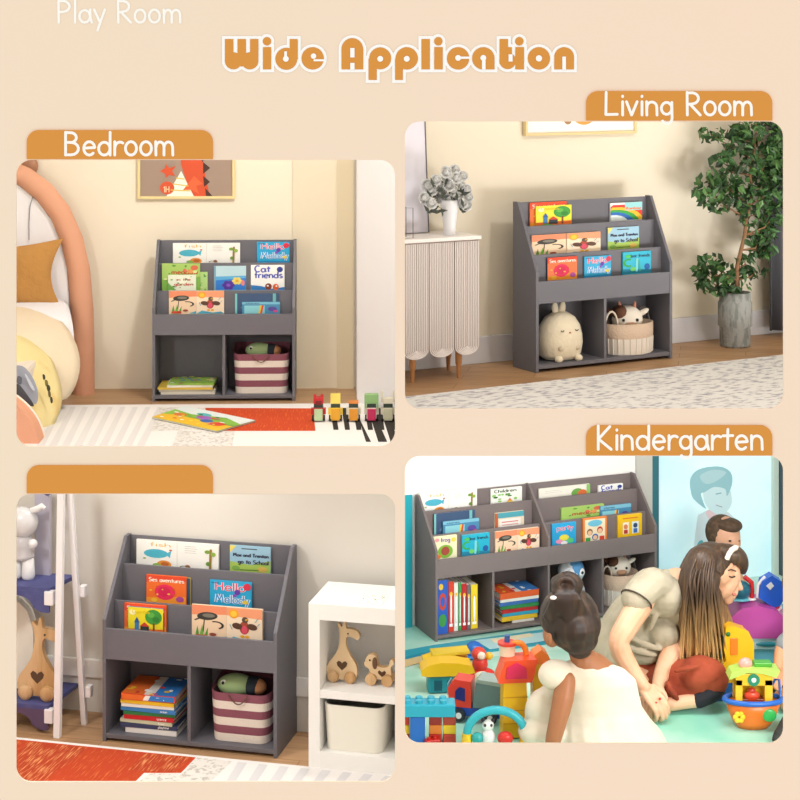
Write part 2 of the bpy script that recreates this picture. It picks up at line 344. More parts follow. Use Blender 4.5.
# play room
room(PLAY); yw=.235; xl=PLAY.Y(-70,600,yw).x; xr=PLAY.Y(398,600,yw).x
slab('floor',hsl(PLAY,[(398,830),(-70,830)])+[(xl,yw+.04),(xr,yw+.04)],-.02,0,planks('#C39B74','#B0875F','#8E6440',.7,.1))
b=MB(); b.box(xl,xr,yw,yw+.035,0,.90,mat('#DEDAD2',.9)); struct(b.build('wall_back'))
b=MB(); b.box(xl,xr,yw-.013,yw,0.125,.19,mat('#F0EEEA',.6)); struct(b.build('baseboard_back',bevel=.003))
# kindergarten
room(KIN)
slab('floor',hsl(KIN,[(403,790),(900,790),(900,560),(403,560)]),-.03,0,mat('#A8E2D2',.35,mix=('#D8F3E6',1.6,(1,1,1),.45,.6)))
b=MB(); b.box(-.02,1.29,.27,.31,0,1.02,mat('#FBFAF7',.9)); struct(b.build('wall_back'))
# ---------------- the bookshelf ----------------
def bookshelf(label,g,W,zA,zB,yA,yB,col,bays=2,units=1,hk=0,ha=0):
    H,D,h1,hc,dt=g; h1=hk;  T=.012; m=mat(col,.55,bump=(60,.04))
    t=thing('bookshelf',label,'bookshelf',(0,0,0))
    prof=[(0,0),(D,0),(D,H),(D-dt,H),(0,h1)]
    for i in range(units+1):
        x=(W-T)*i/units; b=MB()
        if i in (0,units): b.prism(prof,x,x+T,m,'x')
        else: b.prism([(0,hc),(D,hc),(D,H),(D-dt,H),(0,h1)],x,x+T,m,'x')
        b.build('side_panel',None,t,bevel=.001)
    def part(name,*a): b=MB(); b.box(*a,m); b.build(name,None,t,bevel=.001)
    part('back_panel',T,W-T,D-.008,D-.001,.02,H-.004)
    part('bottom_panel',T,W-T,.002,D-.008,.012,.026)
    part('middle_shelf',T,W-T,.013,D-.008,hc,hc+.012)
    part('front_apron',T,W-T,.001,.012,hc,ha)
    for i in range(units):
        x0=T+(W-T)*i/units; x1=(W-T)*(i+1)/units
        part('tier_board',x0,x1,yA,yA+.01,hc+.012,zA); part('tier_board',x0,x1,yB,yB+.01,hc+.012,zB)
        part('tier_ledge',x0,x1,yA+.01,yB,hc+.09,hc+.1); part('tier_ledge',x0,x1,yB+.01,D-.008,hc+.185,hc+.195)
    for i in range(1,bays): x=(W-T)*i/bays; part('divider',x,x+T,.003,D-.008,.026,hc)
    return t
SH={}
def def_shelf(k,r,label,g,W,vA,vB,xs,fA,fB,col,up=.03,dn=0,**kw):
    room(r); H,D,h1,hc,dt=g; ha=h1-dn; h1=h1+up
    # heights of the stepped boards, read where they meet the left side
    yA=D*fA; yB=D*fB
    zA=min(zz(r,vA,xs,yA),h1+(H-h1)*yA/(D-dt)); zB=min(zz(r,vB,xs,yB),h1+(H-h1)*yB/(D-dt))
    SH[k]=dict(g=g,W=W,yA=yA,yB=yB,zA=zA,zB=zB)
    return bookshelf(label,g,W,zA,zB,yA,yB,col,hk=h1,ha=ha,**kw)
def zz(r,v,x,y):
    """height above (x,y) whose image row is v"""
    d=(r.R@Vector((x,y,0))+r.t).y
    return (Z0-(v-CYP)/FPX*d)-r.t.z
def_shelf('L',LIV,'dark grey tiered bookshelf in the living room with a rabbit plush below',(.609,.152,.365,.248,.03),.62,251,223,.31,.34,.64,'#6B6A72',up=0,dn=.036)
def_shelf('B',BED,'dark grey tiered bookshelf facing straight out under the bedroom painting',(.685,.21,.379,.289,.035),.62,290.6,263,.3,.34,.64,'#6B6A72')
def_shelf('P',PLAY,'dark grey tiered bookshelf between the white ladder stand and white cube unit',(.647,.226,.384,.28,.038),.62,606.5,569.5,.31,.33,.65,'#6B6A72')
def_shelf('K',KIN,'long brownish grey double bookshelf with four lower bays in the kindergarten',(.655,.254,.395,.303,.034),1.233,535,511,.05,.36,.70,'#7B7070',bays=4,units=2,up=.045)

# ---------------- picture books ----------------
def stars(n,cols,r=.03,seed=1,y0=0,y1=1):
    q=random.Random(seed); return [('e',q.uniform(.08,.92),q.uniform(y0,y1),r*q.uniform(.6,1.3),r*q.uniform(.6,1.3),q.choice(cols)) for _ in range(n)]
BIRD=[('p',[(0,.78),(.5,.84),(1,.78),(1,1),(0,1)],'#F08A5B'),('p',[(0,.62),(1,.62),(1,.84),(.5,.9),(0,.84)],'#F6B183')]
CRANE=[('p',[(0,0),(.5,0),(.5,.8),(0,.8)],'#F8D9B8'),('p',[(0,.7),(.5,.76),(.5,1),(0,1)],'#F0916A'),('e',.22,.68,.15,.12,'#3B3A35',16),('e',.24,.7,.09,.06,'#7E7C70'),
    ('a',.33,.42,.11,.035,-60,110,'#2E2D2A'),('l',[(.12,.62),(.05,.55)],.03,'#2E2D2A'),('l',[(.18,.6),(.16,.2)],.014,'#4A4338'),('p',[(.04,.0),(.08,.38),(.11,.02)],'#5DA23A'),('p',[(.1,0),(.15,.42),(.17,0)],'#78B84A'),('p',[(.16,0),(.23,.34),(.22,0)],'#5DA23A'),
    ('e',.1,.06,.05,.06,'#E2543A'),('e',.18,.06,.05,.06,'#D8452F'),('e',.3,.14,.05,.05,'#9A4A3A'),('p',[(.36,0),(.5,.12),(.5,0)],'#58B4CE'),('l',[(.5,0),(.5,1)],.006,'#C9B59A')]
BIRD2=[('p',[(.5,0),(1,0),(1,.8),(.5,.8)],'#FBE4C9'),('p',[(.5,.76),(1,.7),(1,1),(.5,1)],'#F2A077'),('e',.6,.82,.07,.14,'#F6A51F'),('e',.6,.82,.045,.09,'#FCC93F'),('e',.75,.42,.07,.2,'#B14A34'),('e',.65,.46,.07,.1,'#5A3B2C',16,.5),('e',.86,.46,.07,.1,'#5A3B2C',16,-.5),
    ('e',.75,.36,.04,.13,'#E24F6B'),('e',.76,.66,.045,.09,'#5A4A3C'),('p',[(.76,.63),(.82,.68),(.77,.7)],'#F2B01E'),('e',.72,.16,.03,.04,'#F2B01E'),('e',.79,.16,.03,.04,'#F2B01E'),('p',[(.5,0),(.6,.14),(.8,.05),(.95,.1),(1,0)],'#4FA9C6'),('l',[(.9,.6),(.94,.72)],.01,'#3E9CC0'),('l',[(.93,.5),(.97,.58)],.01,'#3E9CC0'),('l',[(.55,.5),(.58,.36)],.01,'#3E9CC0')]
FISH=[('e',.24,.5,.15,.17,'#4DB9D2'),('p',[(.36,.5),(.43,.66),(.41,.36)],'#4DB9D2'),('t','fish',.16,.78,.085,.014,'#E7B93A'),('e',.42,.66,.02,.03,'#C7553A'),('e',.1,.3,.02,.03,'#7DAA48'),('e',.34,.1,.09,.16,'#E79A3B'),('e',.35,.12,.05,.08,'#C9692D'),('e',.25,.06,.05,.08,'#8FBA55'),('l',[(.5,0),(.5,1)],.005,'#D8D4CA')]
TEXTPG=[('l',[(.6,.86),(.72,.86)],.018,'#C9C9C4'),('l',[(.6,.78),(.74,.78)],.018,'#C9C9C4'),('l',[(.6,.7),(.72,.7)],.018,'#C9C9C4'),('l',[(.6,.62),(.73,.62)],.018,'#D5D5D0'),('l',[(.9,0),(.91,.8)],.03,'#9A7A35'),('e',.87,.7,.035,.07,'#79A23C'),('e',.94,.62,.03,.08,'#8FB84A'),('e',.88,.25,.03,.08,'#6B8F35'),('a',.6,.05,.06,.02,0,180,'#4A5A3C'),('e',.63,.1,.03,.06,'#8A5B3A')]
ART={
'birds':('#F8E0C2',CRANE+BIRD2),'fish':('#FDFCF7',FISH+TEXTPG),
'hello':('#25AEE0',[('r',.0,1,.0,.1,'#1C8FC8'),('t','Hello',.12,.66,.17,.06,'#FFFFFF'),('t','Hello',.12,.66,.17,.035,'#E24070'),('t','Melody',.13,.22,.2,.07,'#FFFFFF'),('t','Melody',.13,.22,.2,.035,'#49A8E8'),('e',.66,.62,.07,.1,'#6A3FB5'),('e',.6,.5,.05,.06,'#8A56C8'),('e',.9,.84,.09,.13,'#E0304A'),('e',.85,.28,.07,.07,'#F7D84A'),('l',[(.05,.92),(.2,.92)],.03,'#1B6FA8')]),
'advent':('#F0702A',[('p',[(0,0),(1,0),(1,.3),(0,.2)],'#F49A2E'),('p',[(0,.75),(1,.85),(1,1),(0,1)],'#E64A26'),('e',.47,.42,.26,.28,'#E8265A'),('e',.45,.44,.16,.18,'#D81B52'),('t','Ses aventures',.06,.78,.085,.024,'#FFF3E0'),('e',.85,.2,.1,.1,'#B0489A'),('e',.2,.12,.08,.07,'#F9C33B')]+stars(8,['#F9B233','#D94A20','#F6D048'],.03,3,0,.6)),
'farm':('#F7E52C',[('p',[(0,0),(1,0),(1,.25),(0,.2)],'#E9722A'),('p',[(0,.0),(.3,.15),(.6,.02)],'#4CA04A'),('e',.73,.68,.24,.28,'#3E9E3C'),('e',.66,.76,.1,.1,'#62B84A'),('e',.8,.6,.1,.1,'#2F8534'),('l',[(.74,.45),(.74,.12)],.05,'#8A4A2A'),('r',.2,.32,.15,.45,'#3E7FB8'),('p',[(.18,.45),(.34,.45),(.26,.66)],'#2C5FA0'),('r',.36,.6,.12,.32,'#2F3A40'),('p',[(.34,.32),(.62,.32),(.48,.48)],'#D8452F'),('e',.14,.82,.09,.1,'#FBF6C0'),('t','Cuentos',.12,.8,.07,.02,'#E9D020')]),
'max':('#9CC7DE',[('p',[(0,0),(1,0),(1,.5),(.5,.3),(0,.4)],'#A9C95A'),('p',[(0,.72),(.16,1),(0,1)],'#F2E06A'),('l',[(.3,.9),(.66,.9)],.035,'#3A3E4A'),('t','Max and Trenton',.08,.6,.092,.03,'#2E3550'),('t','go to School',.2,.34,.1,.03,'#2E3550'),('e',.8,.16,.12,.1,'#D9B65A'),('e',.15,.16,.1,.09,'#7FAE4E'),('l',[(.25,.1),(.7,.12)],.03,'#5D7A3A')]),
'cat':('#FDFDFB',[('t','Cat',.1,.72,.15,.05,'#5B63C0'),('t','friends',.1,.48,.15,.045,'#4A59B8'),('e',.86,.82,.09,.11,'#2F3F90'),('p',[(0,0),(1,0),(1,.12),(.6,.05),(.3,.16),(0,.2)],'#2F7FC8'),('e',.52,.14,.1,.13,'#8A3B22'),('e',.74,.12,.09,.13,'#E0622A'),('e',.5,.17,.03,.03,'#FFFFFF'),('e',.76,.16,.03,.03,'#FFFFFF')]),
'croc':('#22B4D4',[('p',[(0,0),(1,0),(1,.15),(0,.22)],'#1C86A8'),('t','dear friends',.22,.74,.085,.03,'#15506A'),('a',.2,.5,.16,.08,60,300,'#38B04A'),('e',.18,.8,.1,.08,'#4CC05A'),('l',[(.48,.1),(.5,.66)],.08,'#7FD8E0'),('l',[(.6,.1),(.56,.6)],.05,'#3AB08A'),('e',.85,.28,.1,.14,'#1F5FA8'),('e',.35,.2,.1,.1,'#6FD06A')]),
'rainbow':('#F3FAFA',[('e',.25,-.1,1.0,1.0,'#E03A30'),('e',.2,-.12,.86,.88,'#F2C230'),('e',.16,-.14,.74,.76,'#3DA84A'),('e',.12,-.16,.62,.64,'#2F6FC0'),('e',.08,-.18,.48,.5,'#EAF6F8'),('r',.45,1,.55,1,'#9ADADF'),('t','Rainbow',.48,.6,.09,.028,'#F07A2E')]),
'sea':('#BFE0EA',[('r',0,1,0,.5,'#2C7FD8'),('p',[(0,.4),(1,.5),(1,.6),(0,.56)],'#5FB4E4'),('fl',.45,.2,.2,'#5A35A8','#8A5AD0'),('fl',.72,.38,.16,'#F7E57A','#F2B92E'),('e',.9,.3,.06,.12,'#F28A8A'),('r',.0,.06,0,1,'#7FA8C0')]),
'meadow':('#A9CE6A',[('p',[(0,0),(1,0),(1,.5),(0,.4)],'#7FB84A'),('t','meadow',.25,.6,.1,.03,'#B8452A'),('e',.85,.84,.1,.09,'#D86A4A'),('e',.75,.7,.08,.07,'#E89A5A')]+stars(10,['#5D9A38','#D8E89A','#E0705A'],.045,5)),
'garden':('#EEF4E0',[('t','in the',.3,.62,.1,.03,'#B8552A'),('t','garden',.22,.3,.11,.035,'#C0452A'),('p',[(0,0),(.3,0),(.1,.3),(0,.5)],'#6FAE4A')]+stars(9,['#5D9A38','#8CC06A','#4A7A3A'],.04,9)),
'leafy':('#B8DC8A',stars(22,['#6FAE4A','#8FC86A','#D8ECA0','#5E9A58'],.05,11)),
'navy':('#3B557A',[('a',.5,.2,.34,.08,10,170,'#5D86A0'),('a',.5,.2,.26,.06,10,170,'#B07A5A'),('r',.86,.93,.3,1,'#6FB8B8'),('r',0,.05,0,1,'#7FC8C8')]),
'teal':('#4A8FB8',[('r',0,1,.8,1,'#7FC4DC'),('t','stories',.1,.84,.06,.02,'#2A5A80'),('r',.06,.6,.0,.7,'#8FD4E0'),('l',[(.45,0),(.5,.7)],.05,'#E8D04A'),('l',[(.5,0),(.55,.7)],.05,'#D84A3A'),('e',.8,.4,.12,.2,'#5A4AA0'),('e',.88,.2,.06,.1,'#D8508A')]),
'kids':('#EE8A3A',[('r',.08,.92,.06,.94,'#F6E9C8'),('e',.5,.78,.3,.13,'#6FC4E0'),('e',.28,.45,.12,.13,'#8A5A3A'),('e',.28,.42,.09,.09,'#F2C8A0'),('e',.7,.5,.12,.13,'#C0392B'),('e',.7,.47,.09,.09,'#F2C8A0'),('e',.5,.24,.13,.13,'#3A6FB8'),('e',.5,.22,.09,.09,'#F2C8A0'),('r',.1,.3,.08,.24,'#3DA84A'),('r',.68,.88,.08,.26,'#D8452F')]),
'pair':('#F2C417',[('r',.2,.45,.22,.7,'#F8EFD8'),('r',.58,.86,.22,.7,'#DDF0F0'),('e',.32,.52,.09,.1,'#E08A5A'),('e',.72,.54,.09,.1,'#2A4A70'),('r',.24,.4,.24,.4,'#C0392B'),('r',.64,.8,.24,.42,'#3A6FB8'),('l',[(.2,.86),(.8,.86)],.04,'#E06A2A')]),
'animals':('#F4F6EE',[('t','Children',.1,.78,.1,.03,'#3A4A3A')]+stars(12,['#5D9A38','#8FC86A','#3A6A3A'],.06,15,.1,.7)+[('p',[(.4,.0),(.8,0),(.6,.45)],'#E07A3A'),('e',.6,.2,.1,.1,'#F7D84A')]),
'story':('#F4F1E4',[('l',[(.12,.8),(.42,.8)],.02,'#C9C9C4'),('l',[(.12,.7),(.44,.7)],.02,'#C9C9C4'),('e',.75,.5,.12,.3,'#6FA84A'),('e',.85,.4,.1,.3,'#E0703A'),('e',.7,.2,.08,.2,'#A85A3A'),('r',.93,1,0,1,'#8FC86A'),('e',.1,.1,.1,.12,'#8FC86A')]),
'recipe':('#E8DCC0',[('r',0,1,.72,1,'#4FA8B8'),('r',.15,.88,.06,.66,'#F7EFE8'),('l',[(.25,.5),(.78,.5)],.05,'#D8706A'),('l',[(.25,.35),(.78,.35)],.04,'#D8908A'),('l',[(.25,.2),(.7,.2)],.04,'#D8706A'),('r',.0,.1,0,1,'#C0603A')]),
'frog':('#F2EFC8',[('e',.5,.3,.32,.3,'#7FB83A'),('e',.5,.32,.18,.2,'#A84A3A'),('t','frog',.3,.74,.11,.035,'#7A4AA0'),('e',.15,.85,.1,.08,'#F2A0A8'),('e',.85,.8,.1,.1,'#F7D84A'),('e',.2,.1,.12,.1,'#E07A3A')]),
'party':('#2AA8E0',[('t','party',.2,.68,.14,.05,'#FFFFFF'),('t','party',.2,.68,.14,.03,'#E24070'),('e',.5,.35,.2,.14,'#E8E04A'),('e',.3,.2,.14,.1,'#F29AC0'),('e',.75,.2,.14,.12,'#5ACB7A'),('e',.5,.12,.14,.08,'#F2F2F2')]),
}
PAGES=mat('#F6F1E4',.8)
def book(kind,label,p,w,h,t,asp=1.0,rz=0,lean=0,group=None,spine=None,open_=False,name='picture_book'):
    """standing book, foot centre at p, front cover facing the reader; asp = height over width of the printed picture"""
    bgc,its=ART[kind]; o=thing(name,label,'book',p,rz,group,lean); c=mat(bgc,.45); sp=mat(spine,.45) if spine else c
    x0=-w/2; ah=w*asp
    b=MB(); b.box(x0+.003,x0+w-.003,.0015,t-.0015,.003,h-.002,PAGES); b.build('pages',None,o)
    b=MB(); b.mi(c)
    b.box(x0,x0+w,0,.0012,0,h,c); b.box(x0,x0+w,t-.0012,t,0,h,sp); b.box(x0-.0006,x0+.001,0,t,0,h,sp)
    art(b,[clip_item(i) for i in its],lambda x,y,z:(x0+min(max(x,0),1)*w,-.0002-z*.8,h-ah+min(max(y,0),1)*ah))
    b.build('cover',None,o); return o
def clip_item(i): return i
def shelf_book(k,r,row,kind,u0,u1,v0,v1,label,group,t=.008,front=0,spine=None):
    """row 1 is the front pocket; v0 the row of its top edge, v1 where the pocket hides it"""
    S=SH[k]; H,D,h1,hc,dt=S['g']; room(r)
    back={1:S['yA'],2:S['yB'],3:D-.009}[row]; fl={1:hc+.013,2:hc+.101,3:hc+.196}[row]
    y=back-t-.002-front
    a=r.Y(u0,v0,y); b=r.Y(u1,v0,y); um=(u0+u1)/2; zt=zz(r,v0,(a.x+b.x)/2,y); zv=zz(r,v1,(a.x+b.x)/2,y)
    if a.x<.0145: a.x=.0145
    w=b.x-a.x
    return book(kind,label,((a.x+b.x)/2,y,fl),w,zt-fl,t,(zt-zv)/w,group=group,spine=spine)
g='books on the bedroom shelf'
for row,kind,u0,u1,v0,v1,lb,fr in [
 (3,'fish',173,240,243,263,'open white picture book with blue fish at the top left of the bedroom shelf',0),
 (3,'hello',257,289.5,242,263,'bright blue book lettered Hello at the top right of the bedroom shelf',0),
 (2,'leafy',180,207.5,272,290,'pale leafy green book behind the meadow and garden books',0),
 (2,'meadow',162,200,263.5,290,'tall green book with red title at the left of the bedroom shelf',.009),
 (2,'garden',168,196,275,290,'pale book with red words standing in front of the green ones',.018),
 (2,'sea',214,246,266,290,'blue sea book with purple flower in the middle bedroom pocket',0),
 (2,'cat',251,284.5,265,290,'white book lettered Cat friends on the right of the bedroom shelf',0),
 (1,'birds',169,224,291,313.5,'open orange bird book in the front pocket of the bedroom shelf',0),
 (1,'navy',235,279,293.5,313.5,'dark navy book with an arc standing behind the teal stories book',0),
 (1,'teal',242,280,302,313.5,'low teal stories book in the front right bedroom pocket',.01)]:
    shelf_book('B',BED,row,kind,u0,u1,v0,v1,lb,g,.006 if row==2 else .008,fr)
g='books on the living room shelf'
for row,kind,u0,u1,v0,v1,lb,fr,sp in [
 (3,'advent',530,566.5,202,227,'orange book peeping out behind the yellow farm book in the living room',0,None),
 (3,'farm',536,571.5,205.5,226,'yellow book with a green tree at the top left of the living room shelf',.008,None),
 (3,'rainbow',610.5,642,202.5,220,'rainbow book at the top right of the living room shelf',0,None),
 (2,'birds',532,600,233.5,255,'open orange bird book across the middle row in the living room',0,None),
 (2,'max',608,639,227,249.5,'pale blue school story book on the middle row beside the open bird book',0,None),
 (1,'advent',547.5,577,257,280,'orange book with red circle in the front living room pocket',0,'#3B557A'),
 (1,'hello',584.5,611,256,277,'blue book lettered Hello in the front pocket between orange and turquoise books',0,None),
 (1,'croc',623,651,251.5,273,'turquoise book with a green crocodile in the front living room pocket',0,None)]:
    shelf_book('L',LIV,row,kind,u0,u1,v0,v1,lb,g,.006,fr,sp)
g='books on the play room shelf'
for row,kind,u0,u1,v0,v1,lb,fr,sp in [
 (3,'fish',136.5,218.5,542,568,'open white picture book with blue fish in the play room top row',0,None),
 (3,'max',230,270.5,546.5,573,'pale blue school story book at the top right of the play room shelf',0,None),
 (2,'navy',150,190,577,605,'dark blue spined book standing behind the orange circle book',0,'#E8D04A'),
 (2,'advent',146.5,186,576,604,'orange book with red circle in the middle row of the play room shelf',.01,None),
 (2,'hello',210,251.5,581.5,609,'blue book lettered Hello in the middle row of the play room shelf',0,None),
 (1,'advent',124.5,166,604.5,634,'orange book edge showing behind the yellow farm book in the play room',0,None),
 (1,'farm',128,163,608,635,'yellow book with a green tree in the front left play room pocket',.009,'#3B7FB8'),
 (1,'birds',192,262.5,607,640,'open orange bird book in the front pocket of the play room shelf',0,None)]:
    shelf_book('P',PLAY,row,kind,u0,u1,v0,v1,lb,g,.009,fr,sp)
g='books on the kindergarten shelf'
for row,kind,u0,u1,v0,v1,lb,fr in [
 (3,'fish',419,477,491,511,'open white picture book with blue fish at the kindergarten shelf top left',0),
 (3,'animals',491,522,488,506,'leafy white Children book on the kindergarten top row left unit',0),
 (3,'story',539,590,486.5,502,'open story book with a bright forest page on the right unit',0),
 (3,'cat',598.5,623,484.5,500,'white book lettered Cat friends at the kindergarten shelf top right',0),
 (2,'navy',434,475,512,535,'dark navy book with an arc at the left of the kindergarten shelf',0),
 (2,'teal',443,479,520,535,'teal stories book in front of the navy one in the kindergarten',.015),
 (2,'recipe',495,524,512,531,'teal topped cream book in the left unit middle row',0),
 (2,'meadow',561.5,604,506,527,'long green and pink book behind the kids books in the right unit',0),
 (2,'sea',556,580,520,530,'low blue book behind the party book in the right unit',.016),
 (2,'teal',600.5,631,505,522,'light teal book behind the yellow one at the far right',.012),
 (1,'frog',433.5,457,536,558,'cream book with a green frog in the front left kindergarten pocket',0),
 (1,'croc',462,489.5,534,555,'turquoise book with a green crocodile in the kindergarten front row',0),
 (1,'birds',495.5,539,529.5,552,'open orange bird book in the kindergarten front row',0),
 (1,'party',552,576,523,545.5,'sky blue party book in the front row of the right unit',0),
 (1,'kids',583,607,517.5,543,'orange edged book with cartoon children in the front row',0),
 (1,'pair',618,642,514.5,539,'yellow book with two small figures in the front row far right',0)]:
    shelf_book('K',KIN,row,kind,u0,u1,v0,v1,lb,g,.011,fr)
# ---------------- stacked books below ----------------
def flat_book(label,p,w,d,t,cov,rz=0,group=None,title=None,tcol='#FFFFFF',soft=False):
    """book lying flat, its spine towards the viewer"""
    o=thing('stacked_book',label,'book',p,rz,group)
    b=MB(); b.box(-w/2+.003,w/2-.003,.002,d-.003,.0015,t-.0015,PAGES); b.build('pages',None,o)
    b=MB(); c=mat(cov,.45); b.mi(c)
    b.box(-w/2,w/2,0,d,0,.0014,c); b.box(-w/2,w/2,0,d,t-.0014,t,c); b.box(-w/2,w/2,-.0006,.0014,0,t,c)
    if title:
        s=t*.36/1.0; wd=text_w(title,s)
        for q in text_strokes(title,w*.36-wd,t*.28,s)[0]: ribbon(b,q,t*.09,lambda x,y,z:(x,-.001-z,y),mat(tcol),.0002,False)
    b.build('cover',None,o); return o

# ---------------- storage basket with a fish cushion ----------------
def striped_basket(label,p,w,d,h,rz=0):
    t=thing('storage_basket',label,'basket',p,rz)
    mar=mat('#8A4F5E',.85,bump=(200,.3)); cre=mat('#E8DDD2',.85,bump=(200,.3)); n=6; H=h*.86
    b=MB()
    def ring(z,k): return [(x,y,z) for x,y in rrect(-w/2*k,w/2*k,-d/2*k,d/2*k,min(w,d)*.22,5)]
    zs=[H*i/n for i in range(n+1)]
    for i in range(n):
        a=ring(zs[i],.93+.07*i/n); c=ring(zs[i+1],.93+.07*(i+1)/n); N=len(a)
        b.add(a+c,[(j,(j+1)%N,N+(j+1)%N,N+j) for j in range(N)],cre if i%2==0 else mar,True)
    a=ring(0,.93); b.add(a,[tuple(range(len(a)))[::-1]],cre)
    # inner lining and raised back rim
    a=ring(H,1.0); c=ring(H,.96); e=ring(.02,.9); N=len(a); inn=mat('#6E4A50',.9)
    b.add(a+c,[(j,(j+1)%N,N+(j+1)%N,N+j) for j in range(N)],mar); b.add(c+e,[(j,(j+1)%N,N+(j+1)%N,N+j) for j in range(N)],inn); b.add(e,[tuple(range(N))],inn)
    b.build('body',None,t)
    b=MB(); back=[(x,y,H+ (h-H)*max(0,min(1,(y/d+.5)*1.6))) for x,y,_ in ring(0,1.0)]; lo=ring(H-.001,1.0)
    b.add(lo+back,[(j,(j+1)%N,N+(j+1)%N,N+j) for j in range(N)],mar,True); b.build('rim',None,t)
    b=MB(); b.tube([(-w*.16*1.0+ w*.32*i/8, -d/2-.006, H-.004-.03*math.sin(PI*i/8)*h/.2) for i in range(9)],.0022,6,mat('#6A4638',.8)); b.build('handle',None,t)
    return t,H
def fish_cushion(label,p,L,rz=0):
    t=thing('fish_cushion',label,'cushion',p,rz)
    b=MB(); b.ball((-L*.1,0,0),(L*.36,L*.22,L*.2),mat('#AFCB93',.9),None,20,12); b.build('body',None,t)
    b=MB(); b.ball((L*.2,0,-L*.0),(L*.2,L*.19,L*.165),mat('#2F3A44',.9)); b.build('dark_band',None,t)
    b=MB(); b.ball((L*.3,0,-L*.01),(L*.17,L*.165,L*.14),mat('#E0A070',.9)); b.build('tail',None,t)
    b=MB(); b.ball((-L*.3,-L*.14,L*.07),(L*.06,L*.03,L*.06),mat('#FFFFFF',.6)); b.ball((-L*.31,-L*.168,L*.075),(L*.03,L*.015,L*.03),mat('#222222',.4)); b.build('eye',None,t)
    return t
room(BED)
# basket in the right bay
a=BED.Y(233,397,.03); c=BED.Y(289,397,.03); w=c.x-a.x
striped_basket('maroon and white striped basket in the bedroom shelf right bay',((a.x+c.x)/2,.113,.027),w,.165,.2)
fish_cushion('green fish cushion resting on top of the bedroom basket',((a.x+c.x)/2+.005,.105,.205),.17)
# stack of thin books in the left bay
zc=.027; g='thin books stacked in the bedroom shelf'
for i,(w_,d_,t_,cv,dx,rz,lb) in enumerate([(.235,.16,.012,'#D8D2C4',.0,0,'pale grey thin book at the bottom of the bedroom pile'),(.235,.17,.008,'#B8B0A0',-.008,.03,'tan thin book second from the bottom of the bedroom pile'),(.24,.17,.009,'#E4C24A',-.012,-.02,'yellow thin book in the middle of the bedroom pile'),(.2,.16,.009,'#F2EEE4',.01,.02,'white thin book near the top of the bedroom pile'),(.2,.15,.008,'#8FB84A',.014,-.03,'green flowered thin book topping the bedroom pile')]):
    o=flat_book(lb,(.152+dx,.022,zc),w_,d_,t_,cv,rz,g)
    if i==4:
        b=MB(); art(b,stars(26,['#D0506A','#5A7FC8','#F2E08A','#6FA84A','#FFFFFF'],.05,21),lambda x,y,z:(-w_/2+x*w_,y*d_,t_+.0002+z*.3)); b.build('cover_picture',None,o)
    zc+=t_+.0006
# painting
P1=BED.Y(137.5,199,.285); P2=BED.Y(235,120,.285); zb=P1.z; zt=zb+.36; x0=P1.x; x1=P2.x
t=thing('framed_painting','framed dinosaur painting hanging on the bedroom wall','painting',((x0+x1)/2,.28,zb)); W_=x1-x0; Hh=zt-zb
b=MB(); f=mat('#E9D59A',.5)
for q in ((-W_/2,-W_/2+.012,0,Hh),(W_/2-.012,W_/2,0,Hh),(-W_/2+.012,W_/2-.012,0,.012),(-W_/2+.012,W_/2-.012,Hh-.012,Hh)): b.box(q[0],q[1],0,.018,q[2],q[3],f)
b.build('frame',None,t,bevel=.001)
b=MB(); cv=mat('#A58F80',.8); b.mi(cv); b.box(-W_/2+.01,W_/2-.01,.008,.016,.01,Hh-.01,cv)
def dz(v): return (199-v)*(W_/97.5)
def dx(u): return (u-186.2)*(W_/97.5)
OR='#D9532B'
its=[('p',[(178,130),(196,120),(202,140),(203,160),(206,180),(210,197),(196,197),(188,192),(180,197),(186,180),(181,165)],OR),
 ('p',[(203,162),(210,168),(203,174)],'#4A2A20'),('p',[(203,176),(210,182),(204,187)],'#4A2A20'),('p',[(205,188),(213,197),(206,197)],'#4A2A20'),('p',[(200,150),(208,156),(202,162)],'#4A2A20'),
 ('p',[(166,197),(181,171),(194,197)],'#FBF8EC'),('e',167,188,7.2,6.5,OR),
 ('p',[(160,171),(165,168),(166,164),(169,168),(176,166),(172,171),(175,176),(169,175),(166,178),(165,174)],OR),
 ('p',[(183,190),(194,176),(198,180),(203,184),(196,186),(199,194),(191,190)],'#E8683A'),('l',[(173,184),(188,186)],1,'#E4CC4A'),('l',[(171,190),(190,191)],1,'#E4CC4A'),('l',[(176,178),(184,179)],1,'#E4CC4A')]
conv=[]
for it in its:
    if it[0]=='p': conv.append(('p',[(dx(u),dz(v)) for u,v in it[1]],it[2]))
    elif it[0]=='e': conv.append(('e',dx(it[1]),dz(it[2]),it[3]*W_/97.5,it[4]*W_/97.5,it[5]))
    else: conv.append(('l',[(dx(u),dz(v)) for u,v in it[1]],it[2]*W_/97.5,it[3]))
art(b,conv,lambda x,y,z:(x,.0075-z,y))
for s in text_strokes('1H',dx(163.5),dz(192),.014)[0]: ribbon(b,s,.004,lambda x,y,z:(x,.004-z,y),mat('#F6D8B0'))
b.build('canvas',None,t)
# pier at the right, with corner shading toned into strips beside it
xr=BED.Y(358,300,.05).x
b=MB(); pts=[(.885,.30),(BED.Z(357,404).x,BED.Z(357,404).y),(BED.Y(397,300,-.3).x,-.3),(BED.Y(397,300,-.3).x+.03,.30)]
b.prism(pts,0,1.9,mat('#F1F0F2',.7),'z'); struct(b.build('wall_right'))
b=MB(); b.box(.60,.875,.285,.2995,0,1.9,mat('#E8DCC4',.9)); b.box(.80,.875,.27,.285,0,1.9,mat('#D9CAAC',.9)); struct(b.build('trim_1'))  # flat strips coloured darker to stand for shading in the corner
